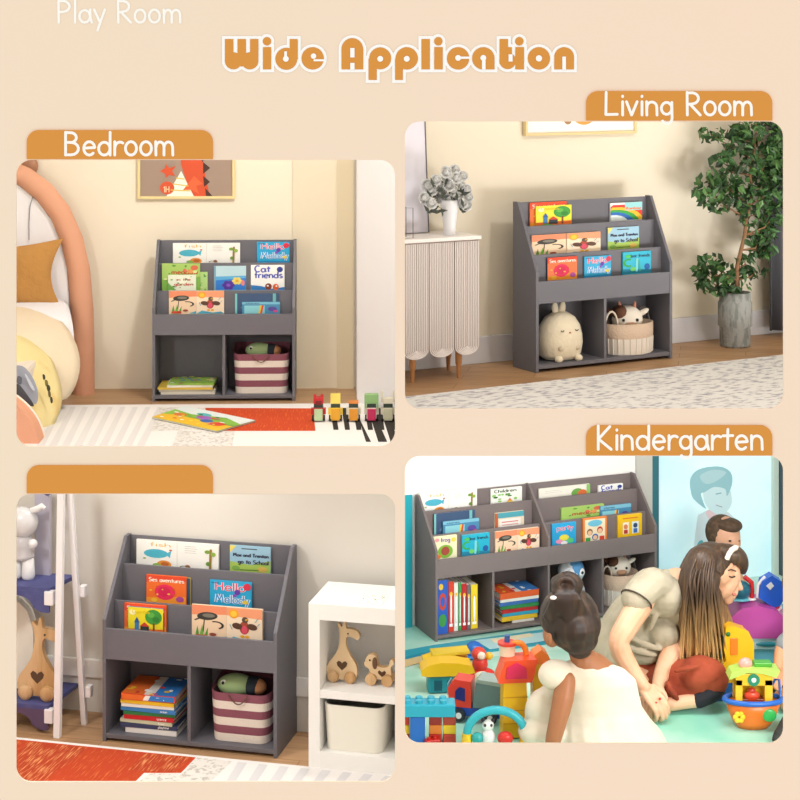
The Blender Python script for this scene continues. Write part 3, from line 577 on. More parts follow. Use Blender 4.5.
# rug
def quad_rug(r,corners,z,thick): pass
e0=-.095; xL=BED.Z(-60,407).x; xR=BED.Z(396.5,430).x
t=thing('patchwork_rug','long rug with white, grey, orange and black and white striped blocks in the bedroom','rug',(0,0,0))
b=MB(); white=mat('#F4F1F0',.95,bump=(300,.2)); b.mi(white); fr=BED.Z(200,462).y
b.box(xL,xR,fr,e0,.0005,.008,white)
def F_(u,v): p=BED.Z(u,v,.008); return (p.x,p.y)
def patch(pts,c,z=0): P=[F_(*p) for p in pts]; b.add([(x,y,.0083+z+jit()) for x,y in P],[tuple(range(len(P)))[::-1]],c)
grey=mat('#E4E1E1',.95); 
for i in range(9):
    u=58+i*12.5; patch([(u,407),(u+5,407),(u-14,447),(u-22,447)],grey)
patch([(160,407.5),(228,408),(228,430),(150,431)],mat('#E9E6E2',.95,mix=('#C9C4C0',70,(1,1,1),.5,.6)))
patch([(178,431),(235,431),(232,447),(172,447)],mat('#E9E6E2',.95,mix=('#C9C4C0',70,(1,1,1),.5,.6)))
patch([(205,408),(313,408.5),(315.5,431),(236,431),(212,431)],mat('#CC4414',.95,mix=('#E87A30',14,(14,1,1),.56,.75)),.0002)
dk=mat('#2B2624',.95)
for i in range(7): u=330+i*11.5; patch([(u,408),(u+5.5,408),(u+8.5,430),(u+3.5,430)],dk,.0002)
for i in range(4): u=359+i*12.3; patch([(u,420),(u+4+ (2 if i else -3),420),(u+14+(2 if i else -2),442),(u+7,442)],dk,.0004)
b.build('pile',None,t)
# book lying on the rug
c=[BED.Z(u,v,.014) for u,v in [(152,417.5),(185,406.5),(255.5,421),(217,431.5)]]
t=thing('floor_picture_book','colourful thin picture book lying on the bedroom rug','book',(c[0].x,c[0].y,.0095))
rel=[(p.x-c[0].x,p.y-c[0].y) for p in c]; rel=rel[::-1]
b=MB(); b.prism([(x*.995+.001,y*.99) for x,y in rel],.001,.006,mat('#EDE6DA'),'z'); b.build('pages',None,t)
b=MB(); cvm=mat('#7BB84A',.4); b.mi(cvm); b.prism(rel,0,.001,mat('#4A2A20'),'z'); b.prism(rel,.006,.007,cvm,'z')
A0,B0,C0,D0=[Vector(q) for q in rel]   # right-front order from the reversed ring
def BL(x,y,z):
    p=(rel[3][0]*(1-x)+rel[0][0]*x, rel[3][1]*(1-x)+rel[0][1]*x); q=(rel[2][0]*(1-x)+rel[1][0]*x, rel[2][1]*(1-x)+rel[1][1]*x)
    return (p[0]*(1-y)+q[0]*y,p[1]*(1-y)+q[1]*y,.0072+z*.4)
art(b,[('r',0,1,0,.4,'#F2C22E'),('p',[(0,.3),(.3,.5),(.6,.35),(1,.5),(1,.75),(0,.7)],'#8CC24A'),('p',[(.0,.7),(.3,.6),(.7,.8),(1,.6),(1,1),(0,1)],'#EAF3F4'),('e',.5,.55,.1,.12,'#A86AC8'),('e',.62,.4,.08,.1,'#3A6AC0'),('e',.8,.35,.09,.12,'#E0402A'),('e',.42,.72,.1,.09,'#5AC0C8'),('e',.2,.45,.09,.1,'#E07A2A')]+stars(18,['#E0402A','#FFFFFF','#3A8A3A','#F2E04A','#D8508A'],.03,31,.05,.7),BL)
b.build('cover',None,t)
# ---------------- block toys on the rug edge ----------------
def block_toy(u,v,label,head,body,base,kind):
    p=BED.Z(u,v,.009); t=thing('block_toy',label,'toy',(p.x,p.y,.0095),0,'block toys in a row on the rug')
    s=BED.Z(u+1,v,.009).x-p.x  # one picture step here
    b=MB(); m=mat(body,.5); b.box(-5*s,5*s,-.02,.02,3*s,14*s,m); b.build('body',None,t,bevel=.002)
    b=MB(); b.box(-4.2*s,4.2*s,-.024,-.0205,1.5*s,13*s,mat(base,.5)); b.build('belly_panel',None,t,bevel=.001)
    b=MB(); b.box(-4.6*s,4.6*s,-.018,.018,14*s,18*s,mat('#2A3A30',.3)); b.build('visor',None,t)
    hh={'dog':24,'tall':27,'low':20,'hood':27,'ears':23}[kind]
    b=MB(); b.box(-5*s,5*s,-.02,.02,18*s,hh*s,mat(head,.5)); 
    if kind=='dog': b.box(-5*s,-2*s,-.02,.0,hh*s,(hh+3)*s,mat(head,.5)); b.box(2*s,5*s,-.02,.0,hh*s,(hh+3)*s,mat(head,.5)); b.box(-3*s,3*s,-.026,-.0205,17*s,21*s,mat('#7A1A1A'))
    if kind=='ears':
        for e in (-1,1): b.box(min(e*5*s,e*7.2*s),max(e*5*s,e*7.2*s),-.01,.01,19*s,30*s,mat(head,.5))
    if kind=='hood': b.box(-7*s,-5.01*s,-.02,.02,14*s,hh*s,mat(head,.5)); b.box(5.01*s,7*s,-.02,.02,14*s,hh*s,mat(head,.5))
    b.build('head',None,t,bevel=.0015)
    for e in (-1,1):
        b=MB(); b.box(e*6.2*s-1.1*s,e*6.2*s+1.1*s,-.012,.012,7*s,13*s,m); b.build('arm',None,t,bevel=.001)
        b=MB(); b.cyl((e*5.4*s-1.2*s,0,3*s),(e*5.4*s+1.2*s,0,3*s),3*s,None,14,mat('#2A2422')); b.build('wheel',None,t)
for a in [(318.5,421,'red block toy with pale green front, leftmost of the row','#C3272B','#B8232A','#B7D6A8','dog'),(335.5,421,'yellow block toy with a tall yellow head','#F3DC6A','#EFC93A','#E5A52A','tall'),
    (353.5,421,'orange block toy with a flat low head','#E08A3A','#D9D0B8','#E0962A','low'),(371.5,421,'block toy with a green hood and raspberry front','#8DB878','#D8CFC0','#C42A5A','hood'),(388,421,'cream block toy with upright posts, rightmost of the row','#D9D2BE','#CFC8B4','#B9B79C','ears')]: block_toy(*a)
# ---------------- the bed ----------------
# headboard arch stands parallel to the wall
yb=.19
def HB(u,v): p=BED.Y(u,v,yb); return (p.x,p.z)
out=[(94.5,391),(94.5,350),(93.5,310),(90,270),(82,235),(68,205),(50,183),(30,168),(8,160),(-20,157)]
inn=[(-20,173),(2,177),(20,186),(38,201),(52,220),(62,245),(67.5,270),(70.5,310),(72,350),(73,391)]
t=thing('bed','childs bed with a peach arched headboard and rounded footboard','bed',(HB(60,391)[0],yb,0)); bo=Vector((HB(60,391)[0],yb,0))
peach=mat('#DDA283',.75,bump=(150,.06))
b=MB(); pts=[HB(*p) for p in out]+[HB(*p) for p in inn]
mid=[((Vector(HB(*o))+Vector(HB(*i)))/2, (Vector(HB(*o))-Vector(HB(*i))).length/2) for o,i in zip(out,inn[::-1])]
mid[0]=(Vector((mid[0][0].x,.032)),mid[0][1]); 
fine=[];rs=[]
for i in range(len(mid)-1):
    for k in range(4): q=k/4; fine.append(mid[i][0].lerp(mid[i+1][0],q)); rs.append(mid[i][1]*(1-q)+mid[i+1][1]*q)
fine.append(mid[-1][0]); rs.append(mid[-1][1])
b.tube([(p.x-bo.x,0,p.y-bo.z) for p in fine],rs,18,peach)
b.cyl((fine[0].x-bo.x,0,0),(fine[0].x-bo.x,0,.04),rs[0],None,18,peach)
b.build('headboard_arch',None,t)
b=MB(); ins=[HB(*p) for p in inn]; ins=[(max(x,-9),z) for x,z in ins]; pan=[(x-bo.x,z) for x,z in ins]+[(HB(-20,391)[0]-bo.x,ins[-1][1])]
b.prism(pan,-.012,.02,mat('#F3F2F6',.8)); b.build('headboard_panel',None,t)
def bedgrid(rows,name,m,label=None,z1=None):
    """surface through rows of points given as (u,v,depth behind the shelf front)"""
    b=MB(); vs=[];n=len(rows[0])
    for r_ in rows:
        for (u,v,y) in r_: vs.append(BED.Y(u,v,y)-bo)
    fs=[(i*n+j,i*n+j+1,(i+1)*n+j+1,(i+1)*n+j) for i in range(len(rows)-1) for j in range(n-1)]
    b.add(vs,fs,m,True); o=b.build(name,None,t,sub=2); so=o.modifiers.new('thick','SOLIDIFY'); so.thickness=.02; so.offset=-1
    if label: o['label']=label
    return o
bedgrid([[(-60,300,.16),(0,300,.16),(40,300,.16),(66,302,.15)],[(-60,312,.0),(0,312,.0),(40,314,.0),(71,318,.0)],[(-60,330,-.08),(0,330,-.08),(45,330,-.08),(74,340,-.04)],[(-60,360,-.08),(0,360,-.08),(50,360,-.08),(73,365,-.03)]],'sheet',mat('#F1EFF4',.9))
bedgrid([[(-70,308,.06),(0,309,.06),(30,310,.05),(48,316,.05)],[(-70,316,-.06),(0,316,-.06),(36,318,-.06),(66,328,-.05)],[(-70,332,-.2),(0,334,-.2),(45,340,-.2),(79,356,-.14)],[(-70,360,-.25),(0,362,-.25),(50,368,-.25),(78,378,-.18)],[(-70,400,-.28),(0,400,-.28),(50,398,-.28),(64,402,-.2)]],'quilt',mat('#EAD9BE',.95,bump=(14,.5)))
bl=[[(-80,330,-.1),(0,332,-.1),(18,334,-.1),(34,340,-.1)],[(-80,338,-.25),(0,338,-.25),(26,342,-.25),(48,358,-.22)],[(-80,352,-.4),(0,354,-.4),(34,364,-.4),(60,392,-.34)],[(-80,380,-.5),(0,382,-.5),(36,392,-.48),(58,412,-.42)],[(-80,430,-.6),(0,430,-.6),(36,432,-.58),(46,434,-.5)]]
bedgrid(bl,'blanket',mat('#EDDCA0',.95,bump=(14,.4),mix=('#E6CB86',9,(1,1,1),.55,.7)))
def onbl(name,polys,label):
    b=MB()
    for pts,c,yy in polys: P=[BED.Y(u,v,yy)-bo for u,v in smooth2(pts,4)]; Q=[p+Vector((0,-.003,0)) for p in P]; n=len(P); b.add(Q+P,[tuple(range(n)),tuple(range(n,2*n))[::-1]]+[(i,(i+1)%n,n+(i+1)%n,n+i) for i in range(n)],mat(c,.9))
    o=b.build(name,None,t); o['label']=label
onbl('blanket_print',[([(10,368),(22,366),(32,376),(38,392),(36,404),(28,398),(18,386),(10,382)],'#A9AFBE',-.565),([(10,390),(18,384),(28,396),(34,406),(24,404),(14,398)],'#55565E',-.57),([(25,374),(30,380),(35,390),(31,388)],'#D5DCEA',-.572),([(18,376),(22,378),(21,384),(17,382)],'#6F7280',-.572)],'grey printed patch of the blanket')
onbl('blanket_print',[([(u-w,v-h),(u+w*.6,v-h*.8),(u+w,v+h*.7),(u-w*.4,v+h)],c,-.50-.003*i) for i,(u,v,w,h,c) in enumerate([(44,377,1.3,2.5,'#4A4434'),(46.5,383,1.6,3,'#8A7A40'),(48.5,388,1.8,3,'#4A4434'),(49.5,394,1.4,3,'#6A6040'),(51.5,400,1.3,3,'#4A4434')])],'small dark printed marks of the blanket')
# footboard rounded end facing out
fp=[(-90,400),(-20,388),(8,392),(24,402),(36,416),(43,432),(45,447),(44,470),(-90,470)]
fp=smooth2(fp[:8],6)[:-6]+[(44,470),(-90,470)]; yf=-.72; b=MB(); FP=[BED.Y(u,v,yf)-bo for u,v in fp]
fine=[Vector((p.x,p.z)) for p in FP]
b.prism([(p.x,max(p.y,.005)) for p in fine],yf-.11-bo.y,yf-bo.y,mat('#E5A585',.7,bump=(150,.06)))
b.build('footboard',None,t,bevel=.02)
b=MB(); b.tube([(p.x,yf-.0-bo.y,p.y) for p in fine[3:-3]],.006,8,mat('#F7E7D8',.6)); b.build('footboard_piping',None,t)
b=MB(); x1=BED.Y(58,400,-.2).x-bo.x; x0=BED.Y(-80,400,-.2).x-bo.x
b.box(x0,x1-.06,-.75,-.03,.04,.25,mat('#EADFD2',.9)); b.build('mattress',None,t,bevel=.02)
# pillow
pc=BED.Y(22,273,.1); t=thing('mustard_pillow','mustard brown pillow leaning on the white headboard panel','pillow',tuple(pc))
b=MB(); n=14; vs=[];fs=[]
cor=[(-25,248),(64,238),(61,307),(-25,308)]
C=[BED.Y(u,v,.1)-pc for u,v in cor]
for side in (-1,1):
    for i in range(n+1):
        for j in range(n+1):
            x=i/n;y=j/n; top=C[0].lerp(C[1],x); bot=C[3].lerp(C[2],x); p=bot.lerp(top,y)
            pinch=.045*(math.sin(PI*x)*(1 if y<.5 else -1)*(abs(y-.5)*2)**3)*.6; p=p+Vector((-.05*(math.sin(PI*y))*(x**6),0,pinch*.5))
            vs.append(p+Vector((0,side*.055*(max(0,math.sin(PI*x)*math.sin(PI*y)))**.5+.004*math.sin(9*x+7*y),0)))
o=(n+1)**2
for i in range(n):
    for j in range(n):
        a=i*(n+1)+j; fs.append((a,a+n+1,a+n+2,a+1)); a+=o; fs.append((a,a+1,a+n+2,a+n+1))
b.add(vs,fs,mat('#BD8A4A',.95,bump=(25,.5)),True); b.build('cushion_body',None,t)
# small round shade behind the headboard and its cord
t=thing('wall_lamp','brown round wall lamp half hidden by the headboard arch','lamp',tuple(BED.Y(26,166,.27)))
b=MB(); b.ball((0,0,0),(.055,.025,.055),mat('#A8785A',.6)); b.build('shade',None,t)
b=MB(); 
p0=BED.Y(26,166,.27); cord=[BED.Y(u,v,.172)-p0 for u,v in [(33,196),(30,206),(29,222),(29,240)]]; b.tube(cord,.002,6,mat('#8A8A90')); b.build('cord',None,t)

room(LIV); yw=.275
def P_(u,v,y): return LIV.Y(u,v,y)
# ---------------- fluted cabinet ----------------
yc=.04; xr=P_(479,240,yc).x; xl=P_(402.8,240,yc).x; xlb=P_(402.8,240,yc+.215).x; zt=P_(440,241,yc).z; zb=P_(440,352,yc).z
t=thing('fluted_cabinet','white fluted cabinet with scalloped lower edge and wooden legs','cabinet',((xl+xr)/2,yc,0)); cx=(xl+xr)/2; W_=xr-xl
cr=mat('#EFE7E4',.7); gr=mat('#B8A69E',.8)  # second tone darkened so the grooves between flutes look shaded
b=MB(); b.prism([(-W_/2,.004),(W_/2,.004),(W_/2,.215),(xlb-cx,.215)],zb+.02,zt,cr,'z'); b.build('body',None,t,bevel=.002)
b=MB(); b.prism([(-W_/2,-.012),(W_/2+.004,-.012),(W_/2+.004,.217),(xlb-cx,.217)],zt,zt+.012,mat('#F3ECE8',.5),'z'); b.build('top',None,t,bevel=.002)
pw=W_/3
for k in range(3):
    b=MB(); x0=-W_/2+k*pw+.002; x1=x0+pw-.004; xc=(x0+x1)/2; R_=(x1-x0)/2; zc=zb+.012
    pts=[(x0,zt-.004)]+[(xc+R_*math.cos(rad(a)),zc+R_*.62*math.sin(rad(a))) for a in range(180,361,12)]+[(x1,zt-.004)]
    b.prism(pts,-.001,.004,gr)
    N=7
    for i in range(N):
        r=R_*(N-i-.35)/N
        line=[(xc-r,-.0025,zt-.006),(xc-r,-.0025,zc)]+[(xc+r*math.cos(rad(a)),-.0025,zc+.62*r*math.sin(rad(a))) for a in range(192,360,14)]+[(xc+r,-.0025,zc),(xc+r,-.0025,zt-.006)]
        b.tube(line,R_/N*.34,6,cr)
    b.build('fluted_panel',None,t)
wood=mat('#C08A5A',.5,mix=('#A8713F',30,(1,1,.1),.4,.6))
for x,y in [(P_(464.5,375,.02).x-cx,.02),(P_(454,368,.17).x-cx,.17),(-W_/2+.05,.02)]:
    b=MB(); b.tube([(x,y,0),(x,y,zb*.45),(x,y,zb*.5),(x,y,zb+.03)],[.007,.009,.012,.013],12,wood); b.build('leg',None,t)
ztop=zt+.012
# vase with roses
p=P_(449.5,238,.1); vx=LIV.Z(449.5,238.5,ztop)
vx=Vector((P_(449.5,238,.10).x,.10,ztop))
s=(P_(450,238,.1).x-P_(449,238,.1).x)*.87
t=thing('vase','slender white vase of roses on the fluted cabinet','vase',tuple(vx))
b=MB(); prof=[(0,0),(6,0),(6.2,1),(6,4),(6.6,12),(7.6,20),(9,27),(9.6,33),(8.8,33),(8,27),(6,20),(0,18)]
b.lathe([(r*s,z*s*1.05) for r,z in prof],(0,0,0),20,mat('#E9E9EE',.4)); b.build('body',None,t)
t=thing('rose_bouquet','grey and white rose bouquet standing in the white vase','flowers',(vx.x,vx.y,vx.z+20*s))
q=random.Random(4); ros=[(436,180),(446,172),(455,170),(463,176),(441,187),(449,185),(460,184),(432,190),(441,193),(466,190),(452,190),(424,198),(431,203),(458,198),(449,199),(466,205),(440,200),(452,206),(462,203),(446,177),(456,178),(427,186),(468,197)]
rm=mat('#FFFFFF',.8); rm2=mat('#DADAD8',.8); lf=mat('#3C433C',.7); stm=mat('#5A6A50',.7)
b=MB(); b.tube([(0,0,0),(0.002,0,14*s),(0,0,24*s)],.003,6,stm)
for u,v in ros[::2]:
    e=P_(u,v,vx.y)-Vector((vx.x,vx.y,vx.z+20*s)); b.tube([(0,0,2*s),(e.x*.4,0,e.z*.5),tuple(e)],.0012,5,stm)
b.build('stems',None,t)
for i,(u,v) in enumerate(ros):
    y=vx.y+q.uniform(-.045,.05); e=P_(u,v,y)-Vector((vx.x,vx.y,vx.z+20*s)); R_=s*q.uniform(5.8,7.4); b=MB()
    rot=Matrix.Rotation(q.uniform(.9,1.5),3,'X')@Matrix.Rotation(q.uniform(0,6),3,'Z')
    for ring,(n,rr,cl,h) in enumerate([(5,1,.5,.15),(5,.75,.35,.35),(4,.5,.2,.55),(3,.28,.1,.7)]):
        for k in range(n):
            a0=2*PI*k/n+ring*.7; vs=[]; 
            for ii in range(4):
                for jj in range(3):
                    a=a0+(ii-1.5)*.55*2/3*1.25; r_=R_*rr*(.55+.45*jj/2); z_=R_*(-.5+(h+.5)*jj/2 -(.12 if jj==2 and ring==0 else 0))
                    vs.append(rot@Vector((r_*math.cos(a),r_*math.sin(a),z_))+e)
            b.add(vs,[(ii*3+jj,ii*3+jj+1,ii*3+3+jj+1,ii*3+3+jj) for ii in range(3) for jj in range(2)],rm if ring%2==0 else rm2,True)
    b.ball(tuple(e),R_*.5,rm2,None,8,6)
    o=b.build('rose',None,t)
b=MB()
for i in range(40):
    u=q.uniform(427,466); v=q.uniform(180,212); e=P_(u,v,vx.y+q.uniform(-.05,.05))-Vector((vx.x,vx.y,vx.z+20*s)); a=q.uniform(0,6); L_=.02
    d=Vector((math.cos(a),q.uniform(-.5,.5),math.sin(a)))*L_; n=Vector((-d.z,0,d.x))*.35
    b.add([e-d,e+n,e+d,e-n],[(0,1,2,3)],lf)
b.build('leaves',None,t)
# mirror leaning on the wall behind the cabinet, and wire frame
t=thing('leaning_mirror','tall mirror with thin dark frame standing behind the vase','mirror',(P_(412,240,.2).x,.2,ztop)); o0=Vector((P_(412,240,.2).x,.2,ztop))
cs=[P_(u,v,.2)-o0 for u,v in [(402.5,235.5),(428.5,233),(424.5,110),(402.5,108)]]
cs=[Vector((c.x,0,max(c.z,.003))) for c in cs]; cs[0].z=cs[1].z=.003
b=MB(); b.add([c+Vector((0,y,0)) for y in (0,.012) for c in cs],[(0,1,2,3),(7,6,5,4),(0,4,5,1),(1,5,6,2),(2,6,7,3),(3,7,4,0)],mat('#E6E3EE',.25)); b.build('glass',None,t)
b=MB(); b.tube([c+Vector((0,-.002,0)) for c in cs],.0022,6,mat('#6E6A70',.4),closed=True); b.build('frame',None,t)
t=thing('wire_frame','small square wire frame on the left end of the white cabinet','ornament',(P_(407,240,.06).x,.06,ztop)); o0=Vector((P_(407,240,.06).x,.06,ztop))
b=MB()
for y in (0,.05): cs=[P_(u,v,.06)-o0 for u,v in [(402.8,240),(413,239),(413,208),(402.8,208)]]; cs=[Vector((c.x,y,max(c.z,.002))) for c in cs]; cs[0].z=cs[1].z=.002; b.tube(cs,.0015,6,mat('#55525A',.4),closed=True)
b.build('wires',None,t)
# picture frame at the top
A=P_(523,136,yw-.005); B_=P_(634,134,yw-.005); zb_=A.z; W_=B_.x-A.x
t=thing('framed_picture','wide white framed picture cut by the top of the living room opening','picture',((A.x+B_.x)/2,yw-.002,zb_))
b=MB(); f=mat('#E2CB96',.5); Hh=.3
for q_ in ((-W_/2,-W_/2+.01,0,Hh),(W_/2-.01,W_/2,0,Hh),(-W_/2+.01,W_/2-.01,0,.01),(-W_/2+.01,W_/2-.01,Hh-.01,Hh)): b.box(q_[0],q_[1],-.022,0,q_[2],q_[3],f)
b.build('frame',None,t,bevel=.001)
b=MB(); cv=mat('#F7F4EE',.8); b.mi(cv); b.box(-W_/2+.009,W_/2-.009,-.012,-.002,.009,Hh-.009,cv)
k=W_/111
art(b,[('e',-13*k,12.5*k,4*k,4*k,'#A8805A'),('e',3*k,14*k,10*k,6*k,'#E0A04A'),('e',6*k,14*k,3*k,3*k,'#4A3A30'),('e',-1*k,14*k,2*k,2.5*k,'#FFFFFF')],lambda x,y,z:(x,-.0125-z,y)); b.build('canvas',None,t)
# ---------------- rabbit cushion and basket with calf ----------------
pc=LIV.Z(560.5,358,.027); sx=(P_(561,350,.07).x-P_(560,350,.07).x)
t=thing('rabbit_plush','plump cream rabbit plush sitting in the left bay of the living room shelf','plush toy',(P_(560,350,.075).x,.078,.0265))
cr=mat('#EFE3C8',.95,bump=(80,.25),sheen=.3)
R_=20.5*sx; b=MB(); b.lathe([(0,0),(R_*.7,.003),(R_*.92,.02),(R_,.06),(R_*.98,.09),(R_*.88,.125),(R_*.66,.155),(R_*.35,.172),(0,.178)],(0,0,0),28,cr,sy=.78); b.build('body',None,t)
for e in (-1,1):
    b=MB(); b.ball((e*.016-.004,.0,.185),(.014,.008,.028),cr,Matrix.Rotation(e*.12,3,'Y')); b.build('ear',None,t)
    b=MB(); b.ball((e*.044,-.058,.010),(.016,.016,.0125),cr); b.build('foot',None,t)
    b=MB(); b.ball((e*.036,-.061,.05),(.012,.01,.011),mat('#D9CBB0',.95)); b.build('paw',None,t)
    b=MB(); b.tube([(e*.032+math.cos(rad(a))*.006,-R_*.72,.116-math.sin(rad(a))*.005) for a in range(0,181,30)],.0016,6,mat('#3A2A22')); b.build('closed_eye',None,t)
b=MB(); b.ball((0,-R_*.745,.106),(.004,.003,.003),mat('#C07A6A')); b.build('nose',None,t)
def round_basket(label,p,R_,h,sy=.8):
    t=thing('rope_basket',label,'basket',p)
    b=MB(); m1=mat('#D8BFA8',.9,bump=(150,.4)); m2=mat('#E9E0D4',.9)
    b.lathe([(R_*.93,0),(R_*.96,.01),(R_*.98,h*.52)],(0,0,0),36,m2,sy=sy); b.lathe([(R_*.98,h*.52),(R_*1.0,h*.6),(R_,h),(R_*.96,h),(R_*.93,.01),(0,.01)],(0,0,0),36,m1,sy=sy); b.lathe([(0,0.001),(R_*.93,0)],(0,0,0),36,m2,sy=sy)
    b.build('body',None,t)
    b=MB()
    for k in range(26):
        a=2*PI*k/26; b.tube([(R_*.965*math.cos(a),R_*.965*sy*math.sin(a),.004),(R_*.99*math.cos(a),R_*.99*sy*math.sin(a),h*.53)],.0028,5,m2)
    o=b.build('ribs',None,t); o['kind']='stuff'
    for e in (-1,1):
        b=MB(); b.tube([(e*R_*.86+math.cos(rad(a))*R_*.27,e*-.008-R_*sy*.42*(1 if e<0 else -1),h-.012+math.sin(rad(a))*R_*.55) for a in range(-20,201,20)],.0042,8,mat('#E6DAC8' if e<0 else '#6A6460',.9)); b.build('handle',None,t)
    return t
bx0=P_(629.5,359,.06).x; Rb=22.8*(P_(630,350,.08).x-P_(629,350,.08).x)
round_basket('cream and tan ribbed basket in the right bay of the living room shelf',(bx0,.074,.027),Rb,.115,.72)
def calf(label,p,k=1):
    t=thing('calf_plush',label,'plush toy',p,-RM[0].yaw*.8); w=mat('#EFE6D8',.9); br=mat('#6A4632',.9)
    b=MB(); b.ball((0,0,0),(.05*k,.038*k,.045*k),w); b.build('head',None,t)
    b=MB(); b.ball((-.024*k,-.004*k,.022*k),(.027*k,.032*k,.024*k),br); b.build('brown_patch',None,t)
    b=MB(); b.ball((.004*k,-.032*k,-.014*k),(.022*k,.014*k,.012*k),mat('#B58E72',.9)); b.build('muzzle',None,t)
    for e in (-1,1):
        b=MB(); b.ball((e*.022*k+.002*k,-.0355*k,.003*k),(.005*k,.004*k,.005*k),mat('#1A1414',.3)); b.build('eye',None,t)
        b=MB(); b.tube([(e*.022*k,0,.038*k),(e*.026*k,0,.056*k)],[.007*k,.003*k],8,mat('#D8907A',.9)); b.build('horn',None,t)
        b=MB(); b.ball((e*.05*k,0,.022*k),(.022*k,.01*k,.009*k),br if e<0 else w,Matrix.Rotation(-e*.5,3,'Y')); b.build('ear',None,t)
    return t
calf('brown and white calf plush peeping out of the living room basket',(bx0-.002,.072,.150),1.2)
# ---------------- tree in a pot ----------------
pp=LIV.Z(735,346,0); D0=(LIV.R@pp+LIV.t).y; s=D0/FPX
t=thing('plant_pot','grey ribbed concrete pot holding the tall leafy tree','pot',(pp.x,pp.y,0))
b=MB(); st=mat('#9C9E9A',.9,mix=('#7F8380',60,(1,1,.25),.5,.6),bump=(70,.5))
b.lathe([(0,0),(14.5*s,0),(15.3*s,2*s),(15.3*s,19*s),(17*s,21*s),(17*s,44*s),(15.5*s,46*s),(15.5*s,54*s),(13.8*s,54*s),(13.5*s,50*s),(0,50*s)],(0,0,0),28,st); b.build('body',None,t)
b=MB(); b.lathe([(0,0),(13.6*s,0)],(0,0,50.6*s),24,mat('#4A3A2C',1,bump=(90,1))); b.build('soil',None,t)
tt=thing('potted_tree','tall bushy green indoor tree growing from the grey pot','tree',(pp.x,pp.y,50.8*s)); bs=Vector((pp.x,pp.y,50.8*s))
def TP(u,v,dy=0): return P_(u,v,pp.y+dy)-bs
bark=mat('#8A6648',.9,bump=(60,.6))
b=MB(); trunk=[(738,298),(737,280),(737,268),(741,250),(745,235),(746,220),(750,205),(752,190),(750,175),(752,160),(755,145),(756,128),(757,110)]
b.tube([TP(u,v) if i else (TP(u,v).x,0,0) for i,(u,v) in enumerate(trunk)],[.011,.010,.009,.008,.008,.0075,.007,.006,.006,.005,.005,.004,.003],10,bark); b.build('trunk',None,tt)
q=random.Random(11)
cl=[(762,140,26,26),(740,150,18,22),(722,170,16,18),(712,135,12,8),(705,190,12,16),(725,185,18,14),(765,165,22,22),(775,190,14,22),(740,200,14,14),(755,215,18,12),(720,205,12,8),(760,232,16,12),(760,185,16,20),(738,132,14,10),(778,150,12,30),(772,218,12,14),
    (712,262,14,8),(725,272,20,8),(708,280,12,12),(735,285,16,10),(755,272,12,6),(757,244,10,12),(765,250,10,10),(700,272,8,5),(745,260,8,6),(720,290,10,4)]
b=MB()
for (u,v,ru,rv) in cl:
    e=TP(u,v); near=min(trunk,key=lambda k:(k[0]-u)**2+(k[1]-v-12)**2); a=TP(*near); m_=(a+e)*.5+Vector((0,q.uniform(-.04,.04),.0)); b.tube([a,m_,e],[.0035,.003,.0015],5,bark)
o=b.build('branches',None,tt)
gs=[mat('#3A6430',.5),mat('#2A4E25',.5),mat('#52793F',.5),mat('#20391A',.55)]
b=MB()
for (u,v,ru,rv) in cl:
    for i in range(int(ru*rv*.2)+12):
        r_=math.sqrt(q.random()); a=q.uniform(0,2*PI); e=TP(u+ru*r_*math.cos(a),v+rv*r_*math.sin(a),q.uniform(-1,1)*ru*s*.8)
        L_=.0165*q.uniform(.8,1.5); d=Vector((q.uniform(-1,1),q.uniform(-1,.6),q.uniform(-1.2,.3))).normalized(); n=d.cross(Vector((q.uniform(-1,1),q.uniform(-1,1),q.uniform(-1,1)))).normalized(); w=n*L_*.62; up=d.cross(n)*L_*.2
        b.add([e-d*L_*.9,e-d*L_*.1+w+up,e+d*L_*.6+w*.5+up,e+d*L_*1.2,e+d*L_*.6-w*.5+up,e-d*L_*.1-w+up],[(0,1,2,3),(0,3,4,5)],gs[min(3,int(q.random()*4))])
o=b.build('foliage',None,tt); o['kind']='stuff'
# dark curtain at the right edge
cxs=P_(773.5,300,.16).x; t=thing('dark_curtain','dark grey curtain hanging at the right edge of the living room','curtain',(cxs+.1,.17,0))
b=MB(); N=40; vs=[]
for z in (.03,1.55):
    for i in range(N): vs.append((-.1+.006*i*1.4,.018*math.sin(i*.9),z))
b.add(vs,[(i,i+1,N+i+1,N+i) for i in range(N-1)],mat('#4A4A50',.9),True); o=b.build('cloth',None,t); so=o.modifiers.new('t','SOLIDIFY'); so.thickness=.006
# rug
e0=LIV.Z(600,377.5).y
t=thing('speckled_rug','white rug speckled with grey and mauve on the living room floor','rug',(0,0,0))
pts=hsl(LIV,[(403.5,432),(900,422)],.006); xa=LIV.Z(403.5,400).x; 
pl=[(pts[0][0],pts[0][1]),(pts[1][0],pts[1][1]),(LIV.Z(900,350).x,e0),(LIV.Z(403.6,402).x,e0)]
b=MB(); b.prism(pl,.0005,.009,mat('#EDEBEA',.95,mix=('#A9A5B2',26,(1,2.2,1),.5,.66),bump=(200,.3)),'z'); b.build('pile',None,t)

room(PLAY); yw=.235
def Q_(u,v,y): return PLAY.Y(u,v,y)
a=Q_(209,745,.03); c=Q_(269,745,.03); w=c.x-a.x
striped_basket('maroon and white striped basket in the play room shelf right bay',((a.x+c.x)/2,.112,.027),w,.168,.19,.0)
fish_cushion('green fish cushion in the play room striped basket',((a.x+c.x)/2-.015,.105,.193),.185,.05)
